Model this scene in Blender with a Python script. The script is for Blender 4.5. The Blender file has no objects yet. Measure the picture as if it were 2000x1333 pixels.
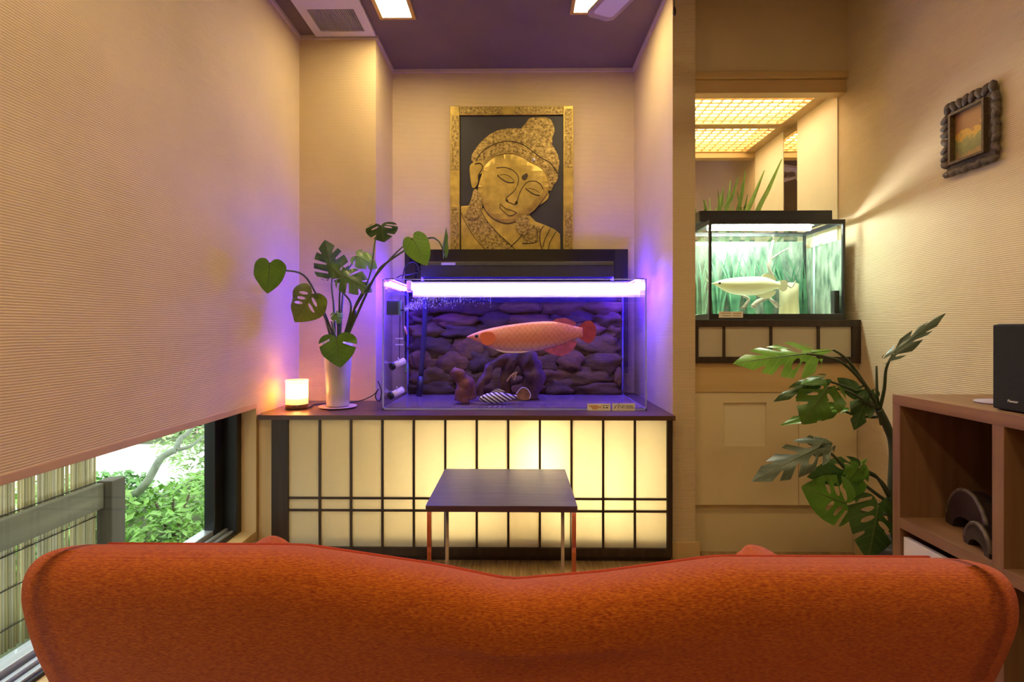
import bpy, bmesh, math, random
from mathutils import Vector, Matrix, noise
from mathutils.geometry import delaunay_2d_cdt
random.seed(7)
scene = bpy.context.scene
C = scene.collection
# ------------------------------------------------------------------ camera
F = 1030.0; CAMZ = 1.0; YAW = math.radians(0.7)
cam_d = bpy.data.cameras.new('camera'); cam = bpy.data.objects.new('camera', cam_d); C.objects.link(cam)
cam_d.sensor_width = 36; cam_d.lens = 36 * F / 2000; cam_d.shift_y = -(666.5 - 643) / 2000
cam_d.clip_start = 0.02
cam.location = (0, 0, CAMZ); cam.rotation_euler = (math.pi / 2, 0, YAW)
scene.camera = cam
# ------------------------------------------------------------------ world: overcast daylight outside the low window
w = bpy.data.worlds.new('overcast_sky'); scene.world = w; w.use_nodes = True
bg = w.node_tree.nodes['Background']; bg.inputs[0].default_value = (0.93, 0.98, 1.0, 1); bg.inputs[1].default_value = 3.6
vs = scene.view_settings
vs.view_transform = 'Standard'; vs.look = 'None'; vs.gamma = 1; vs.exposure = 0.0; vs.use_curve_mapping = False
cy = scene.cycles
cy.use_denoising = True; cy.transparent_max_bounces = 24; cy.sample_clamp_indirect = 20.0; cy.max_bounces = 10
LAMP = (1.0, 0.75, 0.37)       # warm ceiling lamps
LAMP_S = 128.0
TUBE = (0.07, 0.03, 1.0); TUBE_S = 48.0      # violet-blue aquarium tube
SMALL_TUBE_S = 40.0

# ------------------------------------------------------------------ helpers
def P(px, py, D):
    dx = (px - 1000) / F; dz = -(py - 643) / F
    c, s = math.cos(YAW), math.sin(YAW)
    vx = dx * c - s; vy = dx * s + c
    k = D / vy
    return Vector((vx * k, D, CAMZ + dz * k))
def PX(px, D): return P(px, 643, D).x
def PZ(py, D, px=1000): return P(px, py, D).z
def PW(px, py, X):      # the point on the plane x = X
    dx = (px - 1000) / F; dz = -(py - 643) / F
    c, s = math.cos(YAW), math.sin(YAW)
    vx = dx * c - s; vy = dx * s + c
    k = X / vx
    return Vector((X, vy * k, CAMZ + dz * k))

def nmat(name, col, rough=0.6, metal=0.0, spec=0.5, var=0.0, vscale=8.0, stretch=(1, 1, 1), bump=0.0, bscale=60.0, sheen=0.0, col2=None, detail=4.0):
    m = bpy.data.materials.new(name); m.use_nodes = True
    nt = m.node_tree; b = nt.nodes['Principled BSDF']
    b.inputs['Base Color'].default_value = (*col, 1); b.inputs['Roughness'].default_value = rough
    b.inputs['Metallic'].default_value = metal; b.inputs['Specular IOR Level'].default_value = spec
    if sheen: b.inputs['Sheen Weight'].default_value = sheen; b.inputs['Sheen Tint'].default_value = (1, .34, .42, 1); b.inputs['Sheen Roughness'].default_value = .4  # pink of the violet tank light put into the sheen tint
    tc = nt.nodes.new('ShaderNodeTexCoord'); mp = nt.nodes.new('ShaderNodeMapping')
    mp.inputs['Scale'].default_value = stretch
    nt.links.new(tc.outputs['Object'], mp.inputs[0])
    if var or col2:
        n = nt.nodes.new('ShaderNodeTexNoise'); n.inputs['Scale'].default_value = vscale; n.inputs['Detail'].default_value = detail
        nt.links.new(mp.outputs[0], n.inputs['Vector'])
        r = nt.nodes.new('ShaderNodeValToRGB'); r.color_ramp.elements[0].position = 0.3; r.color_ramp.elements[1].position = 0.7
        if col2: c0, c1 = col, col2
        else: c0 = tuple(max(0, x * (1 - var)) for x in col); c1 = tuple(min(1, x * (1 + var)) for x in col)
        r.color_ramp.elements[0].color = (*c0, 1); r.color_ramp.elements[1].color = (*c1, 1)
        nt.links.new(n.outputs[0], r.inputs[0]); nt.links.new(r.outputs[0], b.inputs['Base Color'])
    if bump:
        n2 = nt.nodes.new('ShaderNodeTexNoise'); n2.inputs['Scale'].default_value = bscale; n2.inputs['Detail'].default_value = 3
        nt.links.new(mp.outputs[0], n2.inputs['Vector'])
        bp = nt.nodes.new('ShaderNodeBump'); bp.inputs['Strength'].default_value = bump; bp.inputs['Distance'].default_value = 0.004
        nt.links.new(n2.outputs[0], bp.inputs['Height']); nt.links.new(bp.outputs[0], b.inputs['Normal'])
    return m
def emat(name, col, s):
    m = bpy.data.materials.new(name); m.use_nodes = True; nt = m.node_tree; nt.nodes.clear()
    o = nt.nodes.new('ShaderNodeOutputMaterial'); e = nt.nodes.new('ShaderNodeEmission')
    e.inputs[0].default_value = (*col, 1); e.inputs[1].default_value = s
    nt.links.new(e.outputs[0], o.inputs[0]); return m
def gmat(name, tint=(1, 1, 1), ior=1.4, rough=0.0, gl=(1, 1, 1)):
    m = bpy.data.materials.new(name); m.use_nodes = True; nt = m.node_tree; nt.nodes.clear()
    o = nt.nodes.new('ShaderNodeOutputMaterial'); t = nt.nodes.new('ShaderNodeBsdfTransparent'); g = nt.nodes.new('ShaderNodeBsdfGlossy')
    lw = nt.nodes.new('ShaderNodeLayerWeight'); pwn = nt.nodes.new('ShaderNodeMath'); pwn.operation = 'POWER'; pwn.inputs[1].default_value = 5
    nt.links.new(lw.outputs['Facing'], pwn.inputs[0]); fr = nt.nodes.new('ShaderNodeMath'); fr.operation = 'MULTIPLY_ADD'
    f0 = ((ior - 1) / (ior + 1)) ** 2; fr.inputs[1].default_value = .75; fr.inputs[2].default_value = f0; nt.links.new(pwn.outputs[0], fr.inputs[0]); mx = nt.nodes.new('ShaderNodeMixShader')
    t.inputs[0].default_value = (*tint, 1); g.inputs['Roughness'].default_value = rough; g.inputs[0].default_value = (*gl, 1)
    nt.links.new(fr.outputs[0], mx.inputs[0]); nt.links.new(t.outputs[0], mx.inputs[1]); nt.links.new(g.outputs[0], mx.inputs[2])
    nt.links.new(mx.outputs[0], o.inputs[0]); return m
def paper_mat(name, col, tr):
    m = bpy.data.materials.new(name); m.use_nodes = True; nt = m.node_tree; nt.nodes.clear()
    o = nt.nodes.new('ShaderNodeOutputMaterial'); d = nt.nodes.new('ShaderNodeBsdfDiffuse'); t = nt.nodes.new('ShaderNodeBsdfTranslucent'); mx = nt.nodes.new('ShaderNodeMixShader')
    n = nt.nodes.new('ShaderNodeTexNoise'); n.inputs['Scale'].default_value = 40; tc = nt.nodes.new('ShaderNodeTexCoord'); nt.links.new(tc.outputs['Object'], n.inputs['Vector'])
    r = nt.nodes.new('ShaderNodeValToRGB'); r.color_ramp.elements[0].color = (*[c * .94 for c in col], 1); r.color_ramp.elements[1].color = (*col, 1)
    nt.links.new(n.outputs[0], r.inputs[0])
    nt.links.new(r.outputs[0], d.inputs[0]); nt.links.new(r.outputs[0], t.inputs[0]); mx.inputs[0].default_value = tr
    nt.links.new(d.outputs[0], mx.inputs[1]); nt.links.new(t.outputs[0], mx.inputs[2]); nt.links.new(mx.outputs[0], o.inputs[0]); return m
def ribbed_wall(name, col, amp=0.5, pitch=0.0066):
    m = nmat(name, col, rough=0.85, spec=0.2, var=0.05, vscale=3.0)
    nt = m.node_tree; b = nt.nodes['Principled BSDF']
    tc = nt.nodes.new('ShaderNodeTexCoord'); sp = nt.nodes.new('ShaderNodeSeparateXYZ'); nt.links.new(tc.outputs['Object'], sp.inputs[0])
    n = nt.nodes.new('ShaderNodeTexNoise'); n.inputs['Scale'].default_value = 9; nt.links.new(tc.outputs['Object'], n.inputs['Vector'])
    a = nt.nodes.new('ShaderNodeMath'); a.operation = 'MULTIPLY_ADD'; a.inputs[1].default_value = 0.004
    nt.links.new(n.outputs[0], a.inputs[0]); nt.links.new(sp.outputs['Z'], a.inputs[2])
    k = nt.nodes.new('ShaderNodeMath'); k.operation = 'MULTIPLY'; k.inputs[1].default_value = 2 * math.pi / pitch; nt.links.new(a.outputs[0], k.inputs[0])
    s = nt.nodes.new('ShaderNodeMath'); s.operation = 'SINE'; nt.links.new(k.outputs[0], s.inputs[0])
    bp = nt.nodes.new('ShaderNodeBump'); bp.inputs['Strength'].default_value = amp; bp.inputs['Distance'].default_value = 0.0009
    nt.links.new(s.outputs[0], bp.inputs['Height']); nt.links.new(bp.outputs[0], b.inputs['Normal'])
    return m
def wood_mat(name, c0, c1, axis='X', scale=30.0, rough=0.5, bump=0.15, spec=0.4):
    st = {'X': (0.06, 1, 1), 'Y': (1, 0.06, 1), 'Z': (1, 1, 0.06)}[axis]
    return nmat(name, c0, rough=rough, spec=spec, vscale=scale, stretch=st, col2=c1, bump=bump, bscale=scale * 2, detail=6)

def tag(o, label=None, cat=None, group=None, kind=None):
    if label: o['label'] = label
    if cat: o['category'] = cat
    if group: o['group'] = group
    if kind: o['kind'] = kind
    return o
ROOT = {}
def thing(name, loc, label, cat, group=None):
    o = bpy.data.objects.new(name, None); C.objects.link(o); o.location = loc; o.empty_display_size = 0.05
    ROOT[o.name] = Vector(loc); tag(o, label, cat, group); return o
def off(parent): return ROOT.get(parent.name, Vector((0, 0, 0))) if parent else Vector((0, 0, 0))
def mesh(name, verts, faces, mat, parent=None, smooth=False, uv=None):
    of = off(parent)
    me = bpy.data.meshes.new(name); me.from_pydata([tuple(Vector(v) - of) for v in verts], [], faces)
    if smooth: me.polygons.foreach_set('use_smooth', [True] * len(me.polygons))
    if uv:
        l = me.uv_layers.new(name='UVMap')
        for lp in me.loops: l.data[lp.index].uv = uv[lp.vertex_index]
    me.update()
    if mat: me.materials.append(mat)
    o = bpy.data.objects.new(name, me); C.objects.link(o)
    if parent: o.parent = parent; ROOT[o.name] = of
    return o
def from_bm(name, bm, mat, parent=None, smooth=False):
    of = off(parent)
    bmesh.ops.translate(bm, verts=bm.verts, vec=-of)
    bmesh.ops.recalc_face_normals(bm, faces=bm.faces)
    me = bpy.data.meshes.new(name); bm.to_mesh(me); bm.free()
    if smooth: me.polygons.foreach_set('use_smooth', [True] * len(me.polygons))
    if mat: me.materials.append(mat)
    o = bpy.data.objects.new(name, me); C.objects.link(o)
    if parent: o.parent = parent; ROOT[o.name] = of
    return o
def bm_box(bm, x0, x1, y0, y1, z0, z1, bev=0.0):
    r = bmesh.ops.create_cube(bm, size=1); vs_ = r['verts']
    bmesh.ops.scale(bm, vec=(x1 - x0, y1 - y0, z1 - z0), verts=vs_)
    bmesh.ops.translate(bm, vec=((x0 + x1) / 2, (y0 + y1) / 2, (z0 + z1) / 2), verts=vs_)
    if bev:
        es = list({e for v in vs_ for e in v.link_edges})
        bmesh.ops.bevel(bm, geom=es, offset=bev, segments=2, affect='EDGES', profile=0.6)
def box(name, x0, x1, y0, y1, z0, z1, mat, parent=None, bev=0.0):
    bm = bmesh.new(); bm_box(bm, min(x0, x1), max(x0, x1), min(y0, y1), max(y0, y1), min(z0, z1), max(z0, z1), bev)
    return from_bm(name, bm, mat, parent)
def boxes(name, lst, mat, parent=None, bev=0.0):
    bm = bmesh.new()
    for b in lst: bm_box(bm, *b, bev)
    return from_bm(name, bm, mat, parent)
def struct(o): o['kind'] = 'structure'; return o
def smooth_path(pts, n=6):
    pts = [Vector(p) for p in pts]
    if len(pts) < 3: return pts
    out = []
    for i in range(len(pts) - 1):
        p0 = pts[max(i - 1, 0)]; p1 = pts[i]; p2 = pts[i + 1]; p3 = pts[min(i + 2, len(pts) - 1)]
        for k in range(n):
            t = k / n
            out.append(0.5 * ((2 * p1) + (p2 - p0) * t + (2 * p0 - 5 * p1 + 4 * p2 - p3) * t * t + (3 * p1 - p0 - 3 * p2 + p3) * t ** 3))
    out.append(pts[-1]); return out
def tube_geo(pts, rad, seg=8, closed=False):
    pts = [Vector(p) for p in pts]; n = len(pts)
    rads = rad if isinstance(rad, (list, tuple)) else [rad] * n
    if len(rads) != n:
        rads = [rads[0] + (rads[-1] - rads[0]) * i / (n - 1) for i in range(n)]
    V, Fc = [], []; up = None
    for i, p in enumerate(pts):
        if closed: t = (pts[(i + 1) % n] - pts[i - 1])
        else: t = (pts[min(i + 1, n - 1)] - pts[max(i - 1, 0)])
        t = t.normalized() if t.length > 1e-9 else Vector((0, 0, 1))
        if up is None: up = Vector((0, 0, 1)) if abs(t.z) < 0.9 else Vector((1, 0, 0))
        a = t.cross(up)
        if a.length < 1e-6: a = t.cross(Vector((0, 1, 0.1)))
        a.normalize(); b = a.cross(t).normalized(); up = b
        for k in range(seg):
            an = 2 * math.pi * k / seg
            V.append(p + (a * math.cos(an) + b * math.sin(an)) * rads[i])
    m = n if closed else n - 1
    for i in range(m):
        j = (i + 1) % n
        for k in range(seg):
            k2 = (k + 1) % seg
            Fc.append((i * seg + k, i * seg + k2, j * seg + k2, j * seg + k))
    if not closed:
        Fc.append(tuple(range(seg))[::-1]); Fc.append(tuple((n - 1) * seg + k for k in range(seg)))
    return V, Fc
def tube(name, pts, rad, mat, parent=None, seg=8, n=6, closed=False):
    pp = smooth_path(pts, n) if (n > 1 and not closed) else [Vector(p) for p in pts]
    V, Fc = tube_geo(pp, rad, seg, closed); return mesh(name, V, Fc, mat, parent, True)
def lathe(name, cx, cy_, prof, mat, parent=None, seg=32, cap=True):
    V, Fc = [], []
    for r, z in prof:
        for k in range(seg):
            a = 2 * math.pi * k / seg; V.append((cx + r * math.cos(a), cy_ + r * math.sin(a), z))
    for i in range(len(prof) - 1):
        for k in range(seg):
            k2 = (k + 1) % seg; Fc.append((i * seg + k, i * seg + k2, (i + 1) * seg + k2, (i + 1) * seg + k))
    if cap: Fc.append(tuple(range(seg))[::-1]); Fc.append(tuple((len(prof) - 1) * seg + k for k in range(seg)))
    o = mesh(name, V, Fc, mat, parent, True)
    return o
def blob(name, c, r, mat, parent=None, amp=0.15, freq=3.0, sub=2, seed=0, lim=None):
    bm = bmesh.new(); bmesh.ops.create_icosphere(bm, subdivisions=sub, radius=1)
    for v in bm.verts:
        d = 1 + amp * noise.noise(v.co * freq + Vector((seed * 3.1, seed * 1.7, 0)))
        v.co = Vector((v.co.x * r[0] * d + c[0], v.co.y * r[1] * d + c[1], v.co.z * r[2] * d + c[2]))
        if lim: v.co = Vector((min(max(v.co.x, lim[0]), lim[1]), min(v.co.y, lim[2]), min(max(v.co.z, lim[3]), lim[4])))
    return from_bm(name, bm, mat, parent, True)
def in_poly(x, y, poly):
    c = False; j = len(poly) - 1
    for i in range(len(poly)):
        xi, yi = poly[i][0], poly[i][1]; xj, yj = poly[j][0], poly[j][1]
        if (yi > y) != (yj > y) and x < (xj - xi) * (y - yi) / (yj - yi) + xi: c = not c
        j = i
    return c
def cr2(pts, n=5, closed=True):
    out = []; L = len(pts)
    for i in range(L if closed else L - 1):
        g = (lambda k: pts[k % L]) if closed else (lambda k: pts[max(0, min(L - 1, k))])
        p0, p1, p2, p3 = [Vector((q[0], q[1])) for q in (g(i - 1), g(i), g(i + 1), g(i + 2))]
        for k in range(n):
            t = k / n; out.append(0.5 * ((2 * p1) + (p2 - p0) * t + (2 * p0 - 5 * p1 + 4 * p2 - p3) * t * t + (3 * p1 - p0 - 3 * p2 + p3) * t ** 3))
    if not closed: out.append(Vector((pts[-1][0], pts[-1][1])))
    return out
def fill2d(loop, holes=(), step=0.1):
    """triangulate outline with holes and inner points; returns 2d verts, tris"""
    vs2, es = [], []
    for lp in [loop, *holes]:
        b = len(vs2); vs2 += [Vector((p[0], p[1])) for p in lp]; es += [(b + i, b + (i + 1) % len(lp)) for i in range(len(lp))]
    xs = [p[0] for p in loop]; ys = [p[1] for p in loop]
    x = min(xs)
    while x < max(xs):
        y = min(ys)
        while y < max(ys):
            q = (x + step * .13, y + step * .21)
            if in_poly(*q, loop): vs2.append(Vector(q))
            y += step
        x += step
    r = delaunay_2d_cdt(vs2, es, [], 0, 1e-5)
    V, T = r[0], []
    for f in r[2]:
        c = sum((V[i] for i in f), Vector((0, 0))) / len(f)
        if in_poly(c.x, c.y, loop) and not any(in_poly(c.x, c.y, h) for h in holes): T.append(tuple(f))
    return V, T

# ------------------------------------------------------------------ materials
M = {}
M['wall'] = ribbed_wall('wallpaper_ribbed', (0.63, 0.505, 0.325), 0.45)
M['wall_plain'] = nmat('wall_plaster', (0.62, 0.51, 0.32), rough=0.85, spec=0.2, var=0.05, vscale=4)
M['ceiling'] = nmat('ceiling_dark', (0.20, 0.15, 0.125), rough=0.8, spec=0.2, var=0.1, vscale=3, bump=0.1, bscale=200)
M['cove'] = nmat('cove_trim', (0.62, 0.53, 0.45), rough=0.6)
M['floor'] = wood_mat('floor_striped_wood', (0.20, 0.12, 0.05), (0.48, 0.33, 0.15), 'Y', 90, rough=0.3)
M['oak'] = wood_mat('pale_oak', (0.55, 0.38, 0.17), (0.66, 0.48, 0.24), 'X', 18, rough=0.45)
M['oak_v'] = wood_mat('pale_oak_upright', (0.52, 0.36, 0.16), (0.63, 0.46, 0.23), 'Z', 18, rough=0.45)
M['beige'] = nmat('beige_door', (0.70, 0.59, 0.36), rough=0.55, var=0.03, vscale=5)
M['dark'] = wood_mat('dark_stained_wood', (0.028, 0.017, 0.013), (0.05, 0.032, 0.022), 'Z', 40, rough=0.4, bump=0.1)
M['darktop'] = wood_mat('dark_top_wood', (0.075, 0.035, 0.025), (0.12, 0.06, 0.04), 'X', 40, rough=0.35, bump=0.1)
M['tabletop'] = wood_mat('table_veneer', (0.024, 0.018, 0.036), (0.06, 0.045, 0.085), 'X', 60, rough=0.36, bump=0.25, spec=1.0)  # bluish base carries the violet tank reflection on the dark top
M['walnut'] = wood_mat('walnut_board', (0.20, 0.10, 0.05), (0.29, 0.155, 0.08), 'Y', 30, rough=0.5, bump=0.08)
M['walnut_v'] = wood_mat('walnut_upright', (0.19, 0.095, 0.048), (0.28, 0.15, 0.078), 'Z', 30, rough=0.5, bump=0.08)
M['paper'] = paper_mat('shoji_paper', (0.83, 0.79, 0.63), 0.5)
M['paper2'] = paper_mat('shoji_paper_unlit', (0.74, 0.68, 0.53), 0.3)
M['black'] = nmat('black_metal', (0.012, 0.014, 0.016), rough=0.35)
M['alu'] = nmat('grey_aluminium', (0.45, 0.5, 0.53), rough=0.35, metal=0.6)
M['chrome'] = nmat('chrome', (0.8, 0.8, 0.8), rough=0.08, metal=1.0)
M['white'] = nmat('white_plastic', (0.78, 0.76, 0.74), rough=0.4)
M['glass'] = gmat('window_glass', (0.93, 0.97, 0.95), 1.25)
M['acryl'] = gmat('acrylic_pane', (0.97, 0.97, 1.0), 1.12)
M['water'] = gmat('water_surface', (0.93, 0.93, 0.98), 1.18, 0.02)
M['mirror'] = nmat('mirror', (0.9, 0.9, 0.86), rough=0.01, metal=1.0)
def fabric(name, c0, c1):
    m = nmat(name, c0, rough=0.9, spec=0.15, col2=c1, vscale=420, stretch=(0.3, 1, 1.2), sheen=0.6, detail=3)
    nt = m.node_tree; b = nt.nodes['Principled BSDF']; tc = nt.nodes.new('ShaderNodeTexCoord')
    wv = [nt.nodes.new('ShaderNodeTexWave') for _ in range(2)]
    for q, d in zip(wv, ('X', 'Z')): q.bands_direction = d; q.inputs['Scale'].default_value = 150; q.inputs['Distortion'].default_value = 2.5; q.inputs['Detail'].default_value = 2; q.inputs['Detail Scale'].default_value = 3; nt.links.new(tc.outputs['Object'], q.inputs[0])
    ad = nt.nodes.new('ShaderNodeMath'); nt.links.new(wv[0].outputs[1], ad.inputs[0]); nt.links.new(wv[1].outputs[1], ad.inputs[1])
    bp = nt.nodes.new('ShaderNodeBump'); bp.inputs['Strength'].default_value = 0.6; bp.inputs['Distance'].default_value = 0.0012
    nt.links.new(ad.outputs[0], bp.inputs['Height']); nt.links.new(bp.outputs[0], b.inputs['Normal']); return m
M['fabric'] = fabric('orange_weave', (0.32, 0.046, 0.008), (0.64, 0.175, 0.018))
M['piping'] = nmat('red_piping', (0.42, 0.06, 0.03), rough=0.9, spec=0.1, bump=0.4, bscale=400)
# ================================================================== STRUCTURE
XL, XR = -1.135, 1.50
DB, DP, DPI, DC = 3.08, 2.718, 2.31, 2.26      # niche back, left pillar, right pier, cabinet front
HC = 2.517                                      # ceiling
YR = -1.3                                       # wall behind the camera
DL = 2.42                                       # lintel wall
DLP = 2.35                                      # lower panels
XP0, XP1 = PX(1312, DPI) + 0.004, PX(1358, DPI)
XN = PX(734, DP)                                # niche left side
struct(box('floor', XL - .1, XR + .1, YR - .1, 3.2, -0.05, 0, M['floor']))
struct(box('ceiling', XL - .15, XR + .15, YR - .1, 3.3, HC, HC + .05, M['ceiling']))
W0, W1, WZ0, WZ1 = 0.15, PW(501, 800, XL).y, 0.125, PW(503, 797, XL).z   # window opening
wl = struct(boxes('wall_left', [(XL - .06, XL, YR, DP, WZ1, HC), (XL - .06, XL, W1, DP, 0, WZ1), (XL - .06, XL, YR, W0, 0, WZ1), (XL - .06, XL, W0, W1, 0, WZ0)], M['wall']))
struct(box('wall_back', XN - .02, XP0 + .02, DB, DB + .06, 0, HC, M['wall']))
struct(box('wall_pillar', XL - .06, XN, DP, DB + .06, 0, HC, M['wall']))
struct(box('wall_pier', XP0, XP1, DPI, 3.2, 0, HC, M['wall']))
struct(box('wall_right', XR, XR + .08, YR, 3.2, 0, HC, M['wall']))
struct(box('wall_rear', XL, XR, YR - .06, YR, 0, HC, M['wall_plain']))
ZL = PZ(140, DL, 1500)
struct(box('wall_lintel', XP1, XR, DL, DL + .05, ZL, HC, M['wall_plain']))
struct(boxes('trim_1', [(XL, XN, DP - .012, DP, HC - .018, HC), (XL, XL + .012, YR, DP - .012, HC - .018, HC), (XN, XN + .012, DP - .012, DB, HC - .018, HC), (XN + .012, XP0 - .012, DB - .012, DB, HC - .018, HC), (XP0 - .012, XP0, DPI - .012, DB, HC - .018, HC)], M['cove']))
struct(box('baseboard_pier', XP0 - .006, XP1 + .016, DPI - .016, DPI, 0, .075, M['oak'], bev=.003))
struct(box('baseboard_left', XL, XL + .012, W0, DC - .01, 0, .06, M['oak'], bev=.002))
struct(box('baseboard_right', XR - .012, XR, YR, DLP, 0, .06, M['oak'], bev=.002))
# lintel rails
struct(box('trim_2', XP1, XR, DL - .006, DL + .05, ZL - .03, ZL, M['oak'], bev=.002))
struct(box('trim_3', XP1, XR, DL + .01, DL + .07, ZL - .032 - .06, ZL - .032, M['oak'], bev=.002))
# window: frame, glass, sill, jamb
wx = XL - .06
win = struct(box('window_1', wx - .09, wx - .075, W0, W1 - .10, WZ0 + .055, WZ1 - .005, M['glass']))
win.name = 'window_1'
struct(boxes('window_2', [(wx - .10, wx - .055, W1 - .115, W1 - .07, WZ0, WZ1 + .02), (wx - .055, wx, W1 - .05, W1, WZ0, WZ1), (wx - .12, wx - .055, W1 - .07, W1, WZ0, WZ1)], M['black'], bev=.003))
rail_ = boxes('rail', [(wx - .11, wx - .06, W0, W1 - .115, WZ0, WZ0 + .045), (wx - .05, wx - .035, W0, W1 - .05, WZ0, WZ0 + .03), (wx - .03, wx - .012, W0, W1 - .05, WZ0, WZ0 + .02)], M['alu'], win, bev=.003)
boxes('track', [(wx - .06, wx - .05, W0, W1 - .05, WZ0, WZ0 + .012), (wx - .035, wx - .03, W0, W1 - .05, WZ0, WZ0 + .01), (wx - .012, wx, W0, W1 - .05, WZ0, WZ0 + .012)], M['black'], win)
struct(box('trim_4', wx, XL + .004, W0, W1, WZ0 - .03, WZ0 + .002, M['oak'], bev=.002))
struct(box('trim_5', wx, XL + .004, W1 - .012, W1 + .001, WZ0, WZ1, M['oak_v']))
struct(box('trim_6', wx - .04, XL + .003, W0, W1, WZ1 - .001, WZ1 + .022, nmat('head_wood', (0.5, 0.33, 0.2), rough=.6), bev=.002))
struct(box('wall_outside', XL - .16, XL - .121, YR, W1 + .8, WZ1 + .01, HC, M['wall_plain']))
# alcove behind the pier
DM = 2.92; ZG = 2.115
struct(box('wall_alcove_back', XP1, XR, DM + .006, DM + .04, 0.8, 2.4, M['wall_plain']))
struct(box('wall_alcove_mirror', XP1, XR, DM, DM + .005, 1.04, 2.3, M['mirror']))
struct(box('wall_alcove_side', XR - .006, XR, DL + .07, 2.845, 1.04, ZG, nmat('cream_board', (.84, .79, .62), .6, var=.03)))
mst = struct(box('trim_7', XR - .004, XR, 2.845, DM, 1.04, ZG, M['mirror']))
struct(box('ceiling_alcove', XP1, XR, DL + .05, DM, 2.30, 2.33, M['wall_plain']))
struct(boxes('trim_8', [(1.43, XR, DL + .07, DM, ZG, ZG + .045), (XP1, 1.43, DM - .035, DM, ZG, ZG + .045)], M['oak'], bev=.002))
# ================================================================== ALCOVE LATTICE CEILING
lat = thing('lattice_ceiling', (1.1, 2.68, ZG), 'pale wooden lattice of thin bars hiding lights over the small alcove', 'ceiling lattice')
src = None
def bars(name, n, f, mat, parent):
    first = None
    for i in range(n):
        a = f(i)
        if first is None:
            first = box(name, *a, mat, parent); b0 = a
        else:
            o = first.copy(); C.objects.link(o)
            o.location = (a[0] - b0[0], a[2] - b0[2], a[4] - b0[4])
    return first
M['lattice'] = wood_mat('lattice_wood', (0.62, 0.36, 0.13), (0.72, 0.45, 0.19), 'X', 20, rough=.5)
bars('cross_bar', 10, lambda i: (XP1, 1.43, 2.495 + i * .0435, 2.501 + i * .0435, ZG + .003, ZG + .011), M['lattice'], lat)
bars('long_bar', 13, lambda i: (XP1 + .03 + i * .05, XP1 + .036 + i * .05, 2.49, DM - .036, ZG + .008, ZG + .018), M['lattice'], lat)
lt = thing('fluorescent_lamp', (1.05, 2.75, 2.2), 'long warm fluorescent lamp glowing above the wooden lattice', 'lamp')
tube('lamp_tube', [(XP1 + .05, 2.76, 2.215), (1.42, 2.76, 2.215)], .016, emat('warm_tube', (1, .76, .45), 60), lt, n=1)
box('lamp_base', XP1 + .02, 1.43, 2.72, 2.80, 2.245, 2.298, M['white'], lat and lt, bev=.004)
box('lamp_diffuser', XP1 + .02, 1.41, 2.56, DM - .04, 2.165, 2.170, emat('lit_diffuser', (1, .78, .44), 13), lt)
# ================================================================== LOWER CUPBOARD UNDER SMALL TANK
cb = thing('cupboard', (1.14, 2.4, 0), 'beige built-in cupboard with square recessed pull under the small tank', 'cupboard')
sz0_ = PZ(710, 2.325, 1500); zt = PZ(712, DLP, 1500); zd = PZ(767, DLP, 1500); zb = PZ(987, DLP, 1500)
box('top_board', XP1 + .003, XR - .003, DLP - .006, DM - .01, zd + .002, sz0_ - .001, M['oak'], cb)
box('plinth', XP1 + .003, XR - .003, DLP + .03, DLP + .05, 0, zb - .005, M['beige'], cb)
xs_ = PX(1560, DLP)
# door with square recess
rx0, rx1 = PX(1413, DLP), PX(1497, DLP); rz1, rz0 = PZ(787, DLP, 1450), PZ(872, DLP, 1450)
d1 = boxes('door', [(XP1 + .002, rx0, DLP, DLP + .02, zb, zd), (rx1, xs_ - .0015, DLP, DLP + .02, zb, zd), (rx0, rx1, DLP, DLP + .02, zb, rz0), (rx0, rx1, DLP, DLP + .02, rz1, zd)], M['beige'], cb)
box('recessed_pull', rx0, rx1, DLP + .012, DLP + .016, rz0, rz1, nmat('pull_cream', (.76, .67, .45), .5), d1)
box('door', xs_ + .0015, XR - .004, DLP, DLP + .02, zb, zd, M['beige'], cb)
box('carcass', XP1 + .003, XR - .003, DLP + .055, DM - .01, 0, zd, nmat('carcass_dark', (.10, .08, .05)), cb)
# ================================================================== SHOJI STAND OF SMALL TANK
DS = 2.325; sx0, sx1 = XP1 + .001, XR - .002
sz1, sz0 = PZ(625, DS, 1500), PZ(710, DS, 1500)
st = thing('aquarium_stand', ((sx0 + sx1) / 2, 2.6, sz0), 'low dark wooden stand with four paper panes under the small aquarium', 'stand')
fr = .030
box('top_board', sx0, sx1, DS, DM - .005, sz1 - .03, sz1, M['dark'], st, bev=.002)
box('bottom_rail', sx0, sx1, DS, DS + .03, sz0, sz0 + .028, M['dark'], st, bev=.002)
box('post', sx0, sx0 + .018, DS, DS + .03, sz0 + .028, sz1 - .03, M['dark'], st)
box('post', sx1 - .036, sx1, DS, DS + .03, sz0 + .028, sz1 - .03, M['dark'], st)
edges = [sx0 + .018, PX(1415, DS), PX(1507, DS), PX(1600, DS), sx1 - .036]
for e in edges[1:4]: box('mullion', e - .005, e + .005, DS + .002, DS + .02, sz0 + .028, sz1 - .03, M['dark'], st)
for a, b in zip(edges[:-1], edges[1:]): box('paper_pane', a, b, DS + .012, DS + .0135, sz0 + .027, sz1 - .029, M['paper2'], st)
box('back_board', sx0, sx1, DM - .03, DM - .01, sz0, sz1 - .03, M['dark'], st)
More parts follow.
